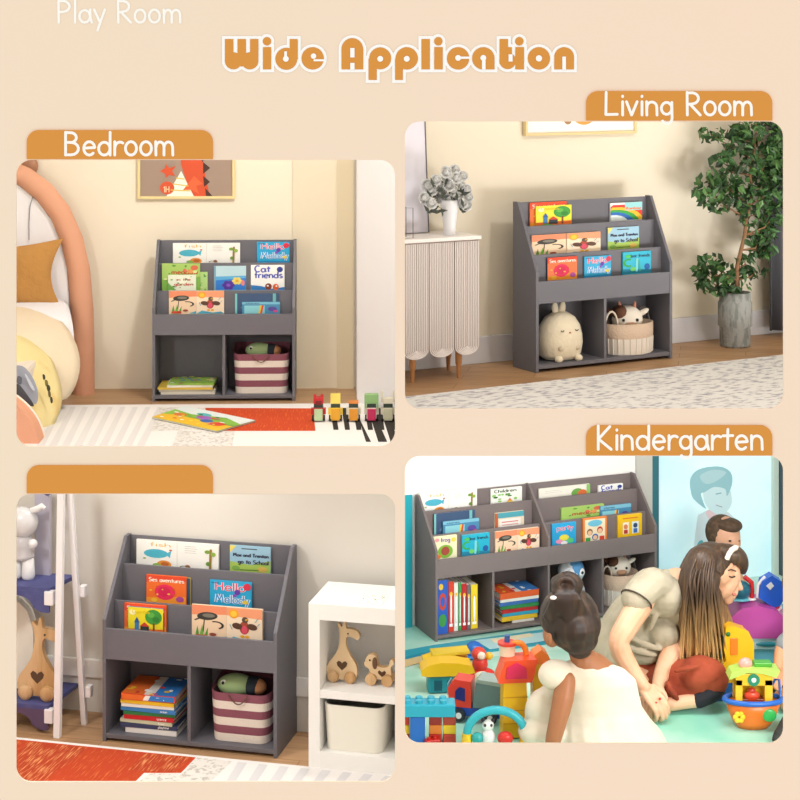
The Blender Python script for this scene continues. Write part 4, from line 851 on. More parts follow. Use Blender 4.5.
# tall pile of books
z=.027; g='books piled in the play room shelf'
for w_,d_,t_,cv,dx,rz,ti,lb in [(.205,.17,.020,'#E9E9E6',.008,.0,None,'white book at the bottom of the tall play room pile'),(.225,.17,.017,'#3A4468',.0,.03,'playtime',"navy spined book second from the bottom of the play room pile"),
  (.21,.16,.014,'#C9CDB0',-.01,-.03,'forest','pale green patterned book low in the play room pile'),(.2,.17,.018,'#C9242C',.0,.0,'science','red book in the middle of the play room pile'),(.205,.165,.013,'#2C7A45',.002,.04,None,'dark green book in the play room pile'),
  (.22,.16,.016,'#3A86CC',-.003,-.02,'ocean','blue book above the green one in the play room pile'),(.21,.165,.012,'#EDEDE8',-.004,.02,None,'thin white book in the upper play room pile'),(.215,.16,.014,'#EBC02C',-.006,-.01,None,'yellow book under the topmost orange one in the play room'),
  (.215,.17,.026,'#DE4A28',-.002,.03,'stories','thick orange and blue book topping the play room pile')]:
    w_*=.9;t_*=.84;o=flat_book(lb,(.155+dx,.03,z),w_,d_,t_,cv,rz,g,ti)
    if cv=='#DE4A28':
        b=MB(); art(b,[('p',[(0.02,0.02),(.5,0.02),(.4,.98),(.02,.98)],'#E8702A'),('p',[(.5,.02),(.98,.02),(.98,.98),(.45,.98)],'#2F7FD0'),('p',[(.4,.02),(.5,.02),(.55,.98),(.45,.98)],'#F2F0EA')],lambda x,y,zz_:(-w_/2+x*w_,-.0009-zz_,.002+y*(t_-.004))); b.build('spine_picture',None,o)
        b=MB(); art(b,[('p',[(0,0),(.6,0),(.35,1),(0,1)],'#E8702A'),('p',[(.6,0),(1,0),(1,1),(.5,1)],'#2F7FD0'),('p',[(.42,0),(.6,0),(.58,1),(.42,1)],'#EFE8E0')]+stars(14,['#F2C22E','#D8302A','#FFFFFF'],.05,41),lambda x,y,zz_:(-w_/2+x*w_,y*d_,t_+.0002+zz_*.4)); b.build('cover_picture',None,o)
    z+=t_+.0008
# ---------------- white cube unit ----------------
fl=PLAY.Z(308,765); x0=fl.x; y0=fl.y-.005
zt=zz(PLAY,603,x0,y0); T=.028; Dp=.24; y0=-.06; x0=PLAY.Y(308.5,765,y0).x; zt=zz(PLAY,603,x0,y0); W_=PLAY.Y(397.4,700,y0).x-x0; Wb=PLAY.Y(397.4,700,y0+.237).x-x0
t=thing('cube_unit','white open two tier cube unit at the right of the play room','shelf unit',(x0,y0,0)); wm=mat('#F6F5F2',.5)
def CZ(v,u=360): return zz(PLAY,v,PLAY.Y(u,v,y0).x,y0)
def cp(name,*a): b=MB(); b.box(*a,wm); b.build(name,None,t,bevel=.001)
zi=CZ(621); zs=CZ(694,350); zs0=CZ(688,350); zf=CZ(758,350)
Dw=.237
Dw=.237;Dw=.237
cp('side_panel',0,T+.01,0,Dw,0,zt)
def cut(name,y_a,y_b,z_a,z_b):   # boards running into the middle partition
    q=lambda y: W_+(Wb-W_)*y/Dw
    b=MB(); b.prism([(T+.01,y_a),(q(y_a),y_a),(q(y_b),y_b),(T+.01,y_b)],z_a,z_b,wm,'z'); b.build(name,None,t,bevel=.001)
cut('top',0,Dw,zt-.052,zt); cut('middle_shelf',.002,Dw-.01,zs-.022,zs+.004); cut('base',0,Dw,0,.062); cut('back_panel',Dw-.01,Dw,.062,zt-.052)
# patterned baby sheet on top
t=thing('patterned_card','white card with small grey drawings lying on the cube unit','card',(x0+.235,y0+.03,zt+.0006))
b=MB(); b.box(-.08,min(W_,Wb)-.24,0,.085,0,.002,mat('#FBFAF8',.7)); art(b,stars(34,['#8A8A88','#B8A060','#5A5A5A'],.028,51),lambda x,y,z:(-.08+x*(min(W_,Wb)-.16),y*.085,.0022+z*.3)); b.build('card',None,t)
# wooden giraffe
wd=mat('#DDB98C',.55,mix=('#C59A66',26,(1,1,.12),.42,.6)); wd2=mat('#E5C9A0',.5)
def giraffe(label,p,k,flip=1,dark=False):
    t=thing('wooden_giraffe',label,'toy',p)
    b=MB(); pts=[(-.0,.0),(.24,.0),(.33,.06),(.36,.2),(.33,.36),(.24,.5),(.14,.66),(.09,.82),(.1,.95),(.15,1.0),(.27,.97),(.36,.93),(.41,.98),(.41,1.06),(.33,1.14),(.2,1.17),(.1,1.18),(.08,1.32),(.03,1.34),(.0,1.2),(-.07,1.27),(-.11,1.25),(-.07,1.14),(-.05,1.0),(-.07,.8),(-.13,.62),(-.24,.46),(-.33,.34),(-.37,.2),(-.34,.06),(-.24,0)]
    hp=[(0,.21),(.11,.31),(.13,.38),(.08,.43),(.02,.4),(0,.37),(-.02,.4),(-.08,.43),(-.13,.38),(-.11,.31)]
    P=[(flip*x*k,(z+.06)*k) for x,z in smooth2(pts,3)]
    b.prism(P,-.05*k,.05*k,wd2 if not dark else wd,m2=wd); b.build('body',None,t,bevel=.006*k*3)
    b=MB(); b.prism([(x*k*.98,(z+.06)*k) for x,z in hp],-.052*k,-.0505*k,mat('#5E4632',.9)); o=b.build('heart_cutout',None,t); 
    b=MB(); b.ball((flip*.14*k,-.052*k,(1.12)*k),.018*k,mat('#2A1E18')); b.build('eye',None,t)
    for e in (-1,1):
        b=MB(); b.cyl((e*.2*k,-.12*k,.13*k),(e*.2*k,-.055*k,.13*k),.13*k,None,22,wd); b.ball((e*.2*k,-.12*k,.13*k),(.12*k,.04*k,.12*k),wd); b.build('wheel',None,t)
    return t
gz=zs+.0045; sg=PLAY.Y(341,690,y0+.07); sc=(PLAY.Y(342,690,y0+.07).x-sg.x)
giraffe('wooden giraffe toy standing in the white cube unit',(sg.x,y0+.09,gz),53*sc*.80)
def wooden_dog(label,p,k):
    t=thing('wooden_dog',label,'toy',p)
    b=MB(); pts=[(-.34,.2),(.36,.2),(.4,.35),(.38,.6),(.48,.72),(.46,.86),(.36,.84),(.28,.62),(-.05,.62),(-.12,.92),(-.26,1.0),(-.42,.94),(-.52,.74),(-.52,.6),(-.38,.52),(-.34,.4)]
    b.prism([(x*k,z*k) for x,z in smooth2(pts,3)],-.12*k,.12*k,wd2,m2=wd); b.build('body',None,t,bevel=.01*k*2)
    b=MB(); b.ball((-.16*k,-.14*k,.72*k),(.09*k,.05*k,.2*k),mat('#6A4A34',.7)); b.build('ear',None,t)
    b=MB(); b.prism([(x*k*1.1+.08*k,z*k) for x,z in [(0,.27),(.11,.37),(.13,.44),(.08,.49),(0,.43),(-.08,.49),(-.13,.44),(-.11,.37)]],-.123*k,-.1205*k,mat('#5E3E2A',.9)); b.build('heart_cutout',None,t)
    b=MB(); b.ball((-.34*k,-.125*k,.8*k),.03*k,mat('#1E1612')); b.ball((-.52*k,-.0*k,.72*k),.05*k,mat('#2A1E18')); b.build('face_dots',None,t)
    for e in (-1,1):
        b=MB(); b.cyl((e*.28*k,-.26*k,.19*k),(e*.28*k,.26*k,.19*k),.19*k,None,20,wd); b.build('wheel',None,t)
    return t
sd=PLAY.Y(379,680,y0+.08); wooden_dog('small wooden dog on wheels beside the giraffe in the cube unit',(sd.x,y0+.1,gz),.098)
# cream bin
bp=PLAY.Y(354,750,y0+.03); t=thing('cream_bin','cream rounded storage bin in the lower opening of the cube unit','bin',(bp.x,y0+.115,.0625))
cm=mat('#F1EEE2',.5); s=PLAY.Y(355,750,y0+.03).x-bp.x; hw=30*s; hz=CZ(712,350)-CZ(758,350)
b=MB()
def rr(k,z): return [(x,y,z) for x,y in rrect(-hw*k,hw*k,-.1*k,.1*k,.03,5)]
N=len(rr(1,0)); 
def ztop_(x,y): return hz*(1.0 if y<0 else .9)-(.05 if abs(x)>hw*.8 and abs(y)<.06 else 0)
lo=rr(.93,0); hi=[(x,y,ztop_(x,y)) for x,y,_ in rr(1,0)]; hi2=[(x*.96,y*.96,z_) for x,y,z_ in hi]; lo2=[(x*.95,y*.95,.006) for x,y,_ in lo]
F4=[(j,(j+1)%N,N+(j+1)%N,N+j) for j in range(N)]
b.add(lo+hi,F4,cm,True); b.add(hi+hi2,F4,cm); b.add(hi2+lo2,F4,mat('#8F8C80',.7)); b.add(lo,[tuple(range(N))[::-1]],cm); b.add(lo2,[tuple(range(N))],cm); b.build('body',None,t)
# ---------------- ladder stand at the left ----------------
t=thing('ladder_stand','white ladder stand with scalloped indigo shelves at the left of the play room','shelf unit',(-.35,0,0)); o0=Vector((-.35,0,0))
wh=mat('#F2F0F3',.45); pu=mat('#54588E',.6,mix=('#4A4E86',20,(1,8,1),.4,.6)); pud=mat('#5E4A6A',.6)
f0=PLAY.Z(58,737.5); yf=f0.y; yb_=.17
def lad(name,pts,w,d,m): 
    b=MB(); 
    for i in range(len(pts)-1):
        a=pts[i]-o0; c=pts[i+1]-o0
        b.add([a+Vector((x,y,0)) for x,y in ((-w,-d),(w,-d),(w,d),(-w,d))]+[c+Vector((x,y,0)) for x,y in ((-w,-d),(w,-d),(w,d),(-w,d))],[(0,1,2,3),(7,6,5,4),(0,4,5,1),(1,5,6,2),(2,6,7,3),(3,7,4,0)],m)
    return b.build(name,None,t,bevel=.002)
a=PLAY.Z(58,737); a=Vector((a.x,yf,0)); c=PLAY.Y(61.5,480,yf+.05)
lad('front_upright',[a,c],.0115,.011,wh)
y2=.12; a2=PLAY.Z(84.5,712); a2=Vector((PLAY.Y(84.5,711,y2).x,y2,0)); c2=PLAY.Y(69.5,480,y2-.05)
lad('rear_upright',[a2,c2],.0095,.010,wh)
for u1,v1 in ((57,598),(57,716)):      # short cross pieces
    p=PLAY.Y(u1-9,v1,yf+.02); b=MB(); b.box(p.x-o0.x-.012,p.x-o0.x+.02,yf+.012,yf+.04,p.z-.024,p.z+.024,wh); b.build('bracket',None,t,bevel=.003)
for u1,v1 in ((83,590),(89,690)):
    p=PLAY.Y(u1,v1,y2); b=MB(); b.box(p.x-o0.x-.006,p.x-o0.x+.014,y2-.02,y2+.008,p.z-.02,p.z+.02,wh); b.build('bracket',None,t,bevel=.003)
def shelf(vf,ub,vb,name,m,uend):
    """a board whose front edge is seen at row vf; scalloped apron hangs under its front"""
    pf=PLAY.Y(uend,vf,yf+.02); z=pf.z; xe=pf.x-o0.x; pb=PLAY.Z(ub,vb,z); xb=pb.x-o0.x; yb=pb.y; xl_=PLAY.Y(-10,vf,yf).x-o0.x
    b=MB(); b.prism([(xl_,yf+.02),(xe,yf+.02),(xb,yb),(xl_,yb)],z-.014,z,m,'z'); b.build('shelf_board',None,t,bevel=.001)
    b=MB(); h=.07; xs=xe-.115; pts=[(xl_,z-.014),(xe,z-.014),(xe,z-.014-h),(xe-.03,z-.014-h)]+[(xs+.06*math.cos(rad(q_)),z-.014-h+.052*math.sin(rad(q_))) for q_ in range(15,166,15)]+[(xs-.085,z-.014-h),(xl_,z-.014-h)]
    b.prism(pts,yf+.019,yf+.03,m2_); b.build('shelf_apron',None,t,bevel=.001); return z
m2_=pu; zu=shelf(588.5,75,575,'a',pu,49)
m2_=pud; zl=shelf(706,81,681,'b',pu,48)
b=MB(); p1=PLAY.Y(37,480,.17)-o0; p2=PLAY.Y(52,480,.17)-o0; b.box(p1.x,p2.x,.15,.17,zu-.02,zz(PLAY,487,-.45,.15),mat('#BDB9C9',.6)); b.build('rear_panel',None,t,bevel=.002)
b=MB(); p1=PLAY.Y(46,490,.14)-o0; b.ball((p1.x+.005,.14,p1.z+.01),(.02,.01,.03),pu); b.build('indigo_knob',None,t)
# white figurine standing on the upper shelf
fg=PLAY.Y(27,600,yf+.1); fy=yf+.1; fx=PLAY.Y(22,579,fy).x; t=thing('figurine','glossy white round headed figurine on the indigo upper shelf','figurine',(fx,fy,zu+.0005)); gw=mat('#EDEDEF',.25)
s=PLAY.Y(23,579,fy).x-fx
for e in (-1,1):
    b=MB(); b.lathe([(0,0),(5*s,0),(6.3*s,3*s),(6*s,8*s),(5*s,20*s),(0,21*s)],(e*6.3*s,0,0),18,gw); b.build('leg',None,t)
b=MB(); b.lathe([(0,18*s),(9*s,18.2*s),(11.5*s,20*s),(11.4*s,22*s),(9.6*s,24*s),(10.5*s,30*s),(9*s,38*s),(5*s,41*s),(0,42*s)],(0,0,0),22,mat('#C9C6CA',.3),sy=.8); b.build('body',None,t)
b=MB(); b.ball((0,0,52*s),(15.5*s,12*s,14*s),mat('#DDDDE0',.25)); b.build('head',None,t)
for e in (-1,1):
    b=MB(); b.tube([(e*8*s,0,35*s),(e*12*s,-.01,30*s)],[3.6*s,3.2*s],10,gw); b.ball((e*12.5*s,-.012,34*s),4.2*s,gw); b.build('arm',None,t)
    b=MB(); b.tube([(e*9*s,0,63*s),(e*16*s,0,65*s),(e*20*s,0,68*s),(e*23*s,0,66*s)],[2.6*s,3.4*s,2.8*s,1.8*s],10,gw); b.build('horn',None,t)
# wooden giraffe on the lower shelf and white cushion behind
gy=yf+.075; gx=PLAY.Y(38.5,690,gy).x; s=PLAY.Y(39.5,690,gy).x-gx
giraffe('wooden giraffe toy on the indigo lower shelf of the ladder stand',(gx,gy,zl+.0005),61*s*.88,1,True)
t=thing('cream_cushion','cream rounded cushion behind the giraffe on the ladder stand','cushion',(PLAY.Y(12,690,gy+.08).x,gy+.09,zl+.0005)); 
b=MB(); s2=s*1.05; pts=[(-30*s2,0),(17*s2,0),(22*s2,20*s2),(22*s2,52*s2),(16*s2,70*s2),(4*s2,80*s2),(-30*s2,82*s2)]; b.prism(pts,-.02,.02,mat('#F3EFE6',.9)); b.build('cushion_body',None,t,bevel=.015)
# rug
e0=-.058; t=thing('patchwork_rug','orange and white patchwork rug along the front of the play room','rug',(0,0,0))
pts=hsl(PLAY,[(397,825),(-60,825)],.006); b=MB(); wr=mat('#F1EEEC',.95,bump=(300,.2)); b.mi(wr)
xa=PLAY.Y(-60,740,e0).x; xb_=PLAY.Y(397,782,e0).x
b.prism([(xb_,e0),(xa,e0),pts[1],pts[0]],.0005,.009,wr,'z')
def patch(pts,c,z=0): P=[PLAY.Z(u,v,.009) for u,v in pts]; b.add([(p.x,p.y,.0093+z+jit()) for p in P],[tuple(range(len(P)))[::-1]],c)
orr=mat('#BE3F16',.95,mix=('#E08A48',16,(14,1,1),.56,.76)); or2=mat('#B43A14',.95,mix=('#E8A468',16,(14,1,1),.5,.7))
patch([(-30,735),(17,739.5),(196,757.5),(181,773),(144,773),(132,785),(118,800),(-30,800)],orr)
patch([(30,742),(88,748),(40,784),(-20,784)],or2,.0003); patch([(145,753.5),(188,757.5),(174,772),(128,770)],or2,.0003)
patch([(150,773.5),(182,773.5),(197,757.8),(232,761.5),(206,786),(118,798)],mat('#E6E2DC',.95,mix=('#C2BCB4',60,(1,1,1),.52,.6)),.0002)
for i in range(8): u=238+i*21; patch([(u,762+i*2),(u+9,763+i*2),(u-14,800),(u-23,800)],mat('#DCDBDD',.95),.0003)
b.build('pile',None,t)

room(KIN)
def K_(u,v,Y): return KIN.D(u,v,Y)
def fK(u,v): return KIN.Z(u,v,0)
# ---------------- walls, window, mats ----------------
b=MB(); b.box(-.6,-.021,.24,.31,0,.655,mat('#16A6B8',.7)); struct(b.build('trim_1'))
b=MB(); b.box(-.6,-.021,.26,.31,.655,1.02,mat('#FBFAF7',.9)); struct(b.build('wall_left'))
xA=KIN.Y(632,500,.27).x; xB=KIN.Y(651,500,.27).x; xC=KIN.Y(655,500,.3).x; xD=KIN.Y(771.5,500,.3).x; xE=KIN.Y(777,500,.3).x; xF=KIN.Y(900,500,.3).x
b=MB(); b.box(1.262,xB,.255,.31,0,1.05,mat('#C9C7BF',.8)); struct(b.build('trim_2'))
t=MB(); t.box(xB+.001,xC,.26,.33,0,1.1,mat('#2F6F7C',.5)); t.box(xE,xE+.035,.25,.33,0,1.1,mat('#3F5560',.5)); t.box(xD,xE-.002,.28,.33,0,1.1,mat('#CFE0D6',.5)); wf=struct(t.build('window_1'))
b=MB(); gm=mat('#C4E8F4',.25,mix=('#DDF2F2',1.8,(1,1,1),.4,.62),em=.3); b.mi(gm); b.box(xC+.001,xD-.001,.30,.312,0,1.1,gm); struct(b.build('window_2'))
b=MB(); b.box(xE+.036,xF,.30,.33,0,1.1,mat('#C3DDE0',.7)); struct(b.build('wall_right'))
# faded picture of a boy printed on the pane
def PW(u,v): p=KIN.Y(u,v,.2985); return (p.x,p.z)
c0=PW(715,520); t=thing('window_picture','pale teal printed picture of a boy on the big blue window','picture',(c0[0],.2995,c0[1]))
def pw(L): L=smooth2(L) if len(L)>3 else L; return [(PW(u,v)[0]-c0[0],PW(u,v)[1]-c0[1]) for u,v in L]
b=MB(); art(b,[('p',pw([(697,520),(702,513),(713,509),(726,511),(735,520),(737,540),(733,560),(697,560)]),'#D9E6EE'),('p',pw([(706,512),(716,508),(722,512),(718,520),(712,522)]),'#E6C9D0'),('p',pw([(697,545),(703,541),(706,560),(699,560)]),'#4FB4BE'),
 ('p',pw([(703,492),(706,486),(727,486),(732,500),(729,509),(721,515),(711,511),(705,503)]),'#D3ECF3'),
 ('p',pw([(691,492),(690,480),(696,471),(708,467),(722,467),(731,473),(732,484),(727,496),(725,489),(714,487),(705,492),(701,494),(704,504),(706,509),(699,504),(693,498)]),'#9CCBD6'),('p',pw([(700,476),(712,470),(726,472),(718,480),(706,484)]),'#B8DAE2'),
 ('l',pw([(716,494),(721,493)]),.006,'#7FB4C0'),('l',pw([(716,505),(722,507)]),.004,'#9FA8B8'),('p',pw([(693,555),(706,548),(709,562),(696,566)]),'#6CC4C8')],lambda x,y,z:(x,-z,y)); b.build('print',None,t)
t=thing('play_mat','pale blue and teal printed play mat on the kindergarten floor','mat',(0,0,0)); b=MB()
def flat(L,c,z=.003,th=.002): P=[fK(*q) for q in L]; b.prism([(p.x,p.y) for p in P][::-1],z-th,z,mat(c,.45) if isinstance(c,str) else c,'z')
flat([(403.5,664),(640,632),(900,640),(900,596),(657,613.5),(434,645.5),(403.5,651)],'#35A9C0')
flat([(403.5,668),(432,660),(500,649),(640,629),(900,655),(900,648),(640,622),(500,642),(432,651),(403.5,658)],'#1F95B4',.0036)
flat([(475,641),(560,631),(575,637),(490,650)],'#BFE8EE',.0042); flat([(490,640),(530,634),(534,637),(495,644)],'#F2E9C8',.0048)
flat([(403.5,672),(430,662),(520,655),(640,640),(790,645),(900,660),(900,700),(640,712),(430,700),(403.5,716)],mat('#CDEFE0',.4,mix=('#A6DFCB',2.2,(1,1,1),.45,.6)),.0036)
flat([(640,700),(790,690),(900,690),(900,745),(640,760)],mat('#B5E9D6',.35,mix=('#8FDCC4',2,(1,1,1),.45,.6)),.0042)
flat([(403.5,661),(428,655),(430,661),(403.5,668)],'#E6C890',.0048)
b.build('mat_sheet',None,t)
# ---------------- lower bays ----------------
g='books standing in the kindergarten shelf'; S=SH['K']
for i,(u0,u1,vt,cv,lb) in enumerate([(437,448,581,'#2F5FC0','blue book at the left end of the standing kindergarten books'),(448.5,453.5,582,'#D9452F','red orange book second in the standing kindergarten row'),(454,458,583,'#E8E6E0','cream book between the orange and green standing books'),(458.5,461.5,583,'#3E9A4A','green book in the standing kindergarten row'),
   (462,466.5,584,'#C2272C','dark red book in the standing kindergarten row'),(467,470.5,585,'#6F6A72','grey book between the red and yellow standing books'),(471,477.5,585,'#EFD22C','yellow book at the right end of the standing kindergarten books')]):
    y=.035 if i else .02; A=KIN.Y(u0,vt,y); B2=KIN.Y(u1,vt,y); w=B2.x-A.x; h=zz(KIN,vt,A.x,y)-.027
    t=thing('standing_book',lb,'book',((A.x+B2.x)/2,y,.027),0,g)
    b=MB(); b.box(-w/2+.001,w/2-.001,.001,.13,.003,h-.002,PAGES); b.build('pages',None,t)
    c=mat(cv,.4); b=MB(); b.mi(c); b.box(-w/2,-w/2+.001,0,.132,0,h,c); b.box(w/2-.001,w/2,0,.132,0,h,c); b.box(-w/2,w/2,-.0008,.001,0,h,c)
    art(b,[('r',.2,.8,.1,.16,'#FFFFFF'),('e',.5,.75,.3,.05,'#F2C22E'),('l',[(.5,.3),(.5,.6)],.3,'#FFFFFF')] if i else [('e',.5,.6,.34,.16,'#C9432F'),('e',.5,.6,.2,.09,'#2F5FC0'),('e',.5,.25,.36,.12,'#3E9A4A'),('e',.35,.88,.2,.06,'#E8C23A')],lambda x,y_,z:(-w/2+x*w,-.0011-z,y_*h)); b.build('cover',None,t)
g='books piled in the kindergarten shelf'; z=.027
A=KIN.Y(500,618,.03); B2=KIN.Y(540,612,.03); xc=(A.x+B2.x)/2; w0=B2.x-A.x
for w_,t_,cv,dx,rz,lb in [(.55,.012,'#E4E4E0',.02,.0,'short white book at the bottom of the kindergarten pile'),(.9,.022,'#EBC22C',.0,.03,'yellow book low in the kindergarten pile'),(.88,.016,'#2FA6C8',.004,-.02,'cyan book in the kindergarten pile'),(.9,.018,'#C2272C',.002,.02,'red book in the middle of the kindergarten pile'),
    (.94,.018,'#2F8A4A',-.0,-.03,'green book in the kindergarten pile'),(.98,.017,'#3E6FB8',-.004,.02,'blue book in the upper kindergarten pile'),(.96,.014,'#ECEAE2',.0,.0,'white book second from top of the kindergarten pile'),(.98,.03,'#E0602A',.0,.02,'orange and blue book topping the kindergarten pile')]:
    o=flat_book(lb,(xc+dx,.035,z),w0*w_,.15,t_,cv,rz,g)
    if cv=='#E0602A':
        W1=w0*w_; b=MB(); art(b,[('p',[(0,0),(.5,0),(.35,1),(0,1)],'#E8582A'),('p',[(.5,0),(1,0),(1,1),(.45,1)],'#3A7FC8'),('p',[(.4,0),(.55,0),(.52,1),(.4,1)],'#EFE8E0')]+stars(10,['#F2C22E','#FFFFFF','#D8302A'],.06,61),lambda x,y,zq:(-W1/2+x*W1,y*.15,t_+.0002+zq*.4)); b.build('cover_picture',None,o)
    z+=t_+.0008
p=KIN.Y(571,592,.1); t=thing('bird_plush','round headed blue and white bird plush in the third bay behind the girl','plush toy',(p.x,.1,.0265))
b=MB(); b.ball((0,0,.088),(.075,.068,.08),mat('#DDE4EC',.8)); b.build('body',None,t)
b=MB(); b.ball((0,0,.2),(.07,.066,.066),mat('#E3E8EE',.8)); b.build('head',None,t)
b=MB(); b.ball((.008,-.008,.212),(.055,.06,.057),mat('#5A9AD0',.8)); b.build('blue_patch',None,t)
for e in (-1,1):
    b=MB(); b.ball((e*.028,-.056,.205),(.02,.014,.023),mat('#F2F4F6',.7)); b.ball((e*.028,-.069,.207),(.007,.004,.008),mat('#20242A',.3)); b.build('eye',None,t)
    b=MB(); b.ball((e*.035,-.055,.011),(.024,.028,.0105),mat('#F0B030',.6)); b.build('foot',None,t)
b=MB(); b.ball((0,-.068,.19),(.011,.012,.007),mat('#F0B030',.6)); b.build('beak',None,t)
xb=KIN.Y(620,585,.1).x; xb=min(max(xb,1.0),1.15)
round_basket('cream rope basket in the last bay behind the woman','' and (0,0,0) or (1.08,.12,.027),.1,.16,.9)
calf('calf plush in the rope basket behind the woman',(1.075,.11,.215),1.25)
# ---------------- helpers for bodies ----------------
def limb(b,pts,m=None,sm=4):
    """tapered rounded limb through (point, radius) stations, smoothly interpolated"""
    P=[Vector(p) for p,r in pts]; R=[r for p,r in pts]; n=len(P); o=[];rr_=[]
    for i in range(n-1):
        p0=P[max(i-1,0)];p1=P[i];p2=P[i+1];p3=P[min(i+2,n-1)]
        for k in range(sm):
            t_=k/sm; q=.5*((2*p1)+(p2-p0)*t_+(2*p0-5*p1+4*p2-p3)*t_*t_+(3*p1-p0-3*p2+p3)*t_**3); o.append(q); rr_.append(R[i]*(1-t_)+R[i+1]*t_)
    o.append(P[-1]); rr_.append(R[-1]); b.tube(o,rr_,12,m); b.ball(tuple(P[0]),R[0]*.99,m,None,12,8); b.ball(tuple(P[-1]),R[-1]*.99,m,None,12,8)
def organic(b,name,m,parent,voxel=.005,smooth=3):
    o=b.build(name,m,parent); r=o.modifiers.new('merge','REMESH'); r.mode='VOXEL'; r.voxel_size=voxel; r.use_smooth_shade=True
    if smooth: s=o.modifiers.new('soft','SMOOTH'); s.factor=.6; s.iterations=smooth
    return o
skin=mat('#EEBD9B',.5,mix=('#E6AC88',12,(1,1,1),.4,.7)); skin_d=mat('#A86F4A',.5)
def rel(base,k=1):
    B0=Vector(base)
    def f(u,v,Y,r=None):
        p=K_(u,v,Y)-B0
        return p if r is None else (p,r*Y/FPX)
    return f
# ---------------- the woman ----------------
Yw=7.6; base=fK(625,690); base.z=0
T_=thing('person','woman in a beige t-shirt and rust trousers sitting and leaning over folded hands','person',tuple(base)); f=rel(base)
b=MB()
limb(b,[f(612,667,7.62,19),f(622,645,7.62,20),f(640,618,7.62,20),f(660,594,7.62,19),f(676,583,7.62,14)])
b.ball(tuple(f(662,598,7.5)),.07); b.ball(tuple(f(667,598,7.74)),.07)
limb(b,[f(676,582,7.62,12),f(690,577,7.62,9.5),f(702,575,7.6,9.5)])                       # neck
b.ball(tuple(f(716,570,7.6)),(.083,.086,.098),None,Matrix.Rotation(rad(-35),3,'Y'))        # cranium
b.ball(tuple(f(726,581,7.6)),(.058,.06,.088),None,Matrix.Rotation(rad(30),3,'Y'))       # face
limb(b,[f(731,592,7.6,7.5),f(728,600,7.6,5.5)])                                            # chin
limb(b,[f(737,578,7.59,2.2),f(739.5,586,7.59,2.6),f(740.5,589,7.59,2.8)])                   # nose
b.ball(tuple(f(734.5,595,7.58)),(.012,.016,.010)); b.ball(tuple(f(733,598,7.58)),(.010,.014,.008))  # lips
b.ball(tuple(f(712,580,7.52)),(.018,.01,.028))
# near arm
limb(b,[f(648,585,7.47,13.5),f(640,605,7.4,13),f(625,630,7.32,11.5),f(619,642,7.3,10.5),f(622,655,7.3,10.5),f(634,675,7.28,8.5),f(645,689,7.25,6)])
# far arm
limb(b,[f(676,590,7.78,13),f(690,620,7.72,12),f(683,640,7.62,11.5),f(672,654,7.5,11),f(663,672,7.42,8.5),f(658,687,7.34,6.2)])
# hands
def hand(c,dirn,side,curl,k=1.0):
    """palm, four bent fingers of unequal length and a thumb from the side of the palm"""
    d=Vector(dirn).normalized(); s_=Vector(side); s_=(s_-d*s_.dot(d)).normalized(); n=d.cross(s_).normalized()*curl; c=Vector(c)
    pl=[(c+s_*x*.028*k+d*y*k,.012*k) for x in (-1,-.33,.33,1) for y in (0,)]
    for x in (-1,-.33,.33,1): limb(b,[(c-d*.02*k+s_*x*.016*k,.014*k),(c+d*.035*k+s_*x*.027*k,.0115*k)],None,2)
    for i,(x,L_) in enumerate([(-1,.052),(-.33,.066),(.33,.07),(1,.06)]):
        a=c+d*.04*k+s_*x*.028*k; m_=a+d*L_*.5*k+n*.012*k; e=m_+d*L_*.28*k+n*.03*k; g_=e+n*.022*k-d*.006*k
        limb(b,[(a,.0092*k),(m_,.0085*k),(e,.0078*k),(g_,.0068*k)],None,3)
    a=c+s_*.03*k; limb(b,[(a-d*.008*k,.013*k),(a+s_*.022*k+d*.022*k+n*.01*k,.0105*k),(a+s_*.018*k+d*.05*k+n*.022*k,.0085*k)],None,3)
def dirp(u0,v0,Y0,u1,v1,Y1): return K_(u1,v1,Y1)-K_(u0,v0,Y0)
hand(f(649,694,7.24),dirp(642,687,7.27,655,701,7.22),dirp(642,700,7.22,654,690,7.26),-1,1.12)
hand(f(656,694,7.31),dirp(660,684,7.36,650,703,7.26),dirp(664,698,7.26,650,692,7.32),1,1.08)
# legs under the trousers, bare shin and foot
limb(b,[f(622,672,7.6,18),f(660,682,7.5,15),f(705,679,7.4,13)])
limb(b,[f(705,680,7.4,12),f(712,690,7.35,8),f(700,700,7.33,7.4),f(684,703,7.33,7.2),f(670,706,7.32,6.2)])
limb(b,[f(672,705,7.32,6.5),f(663,706,7.33,6.6),f(655,709.5,7.33,5)])
for i in range(4): limb(b,[f(654.5+i*1.4,706+i*1.4,7.31,1.9),f(651.5+i*1.6,710.5+i*1.1,7.305,1.7)],None,2)
limb(b,[f(615,663,7.7,18),f(650,658,7.8,14),f(680,655,7.85,12),f(662,668,7.7,8),f(648,682,7.58,7)])
body=organic(b,'body',skin,T_,.0038,2)
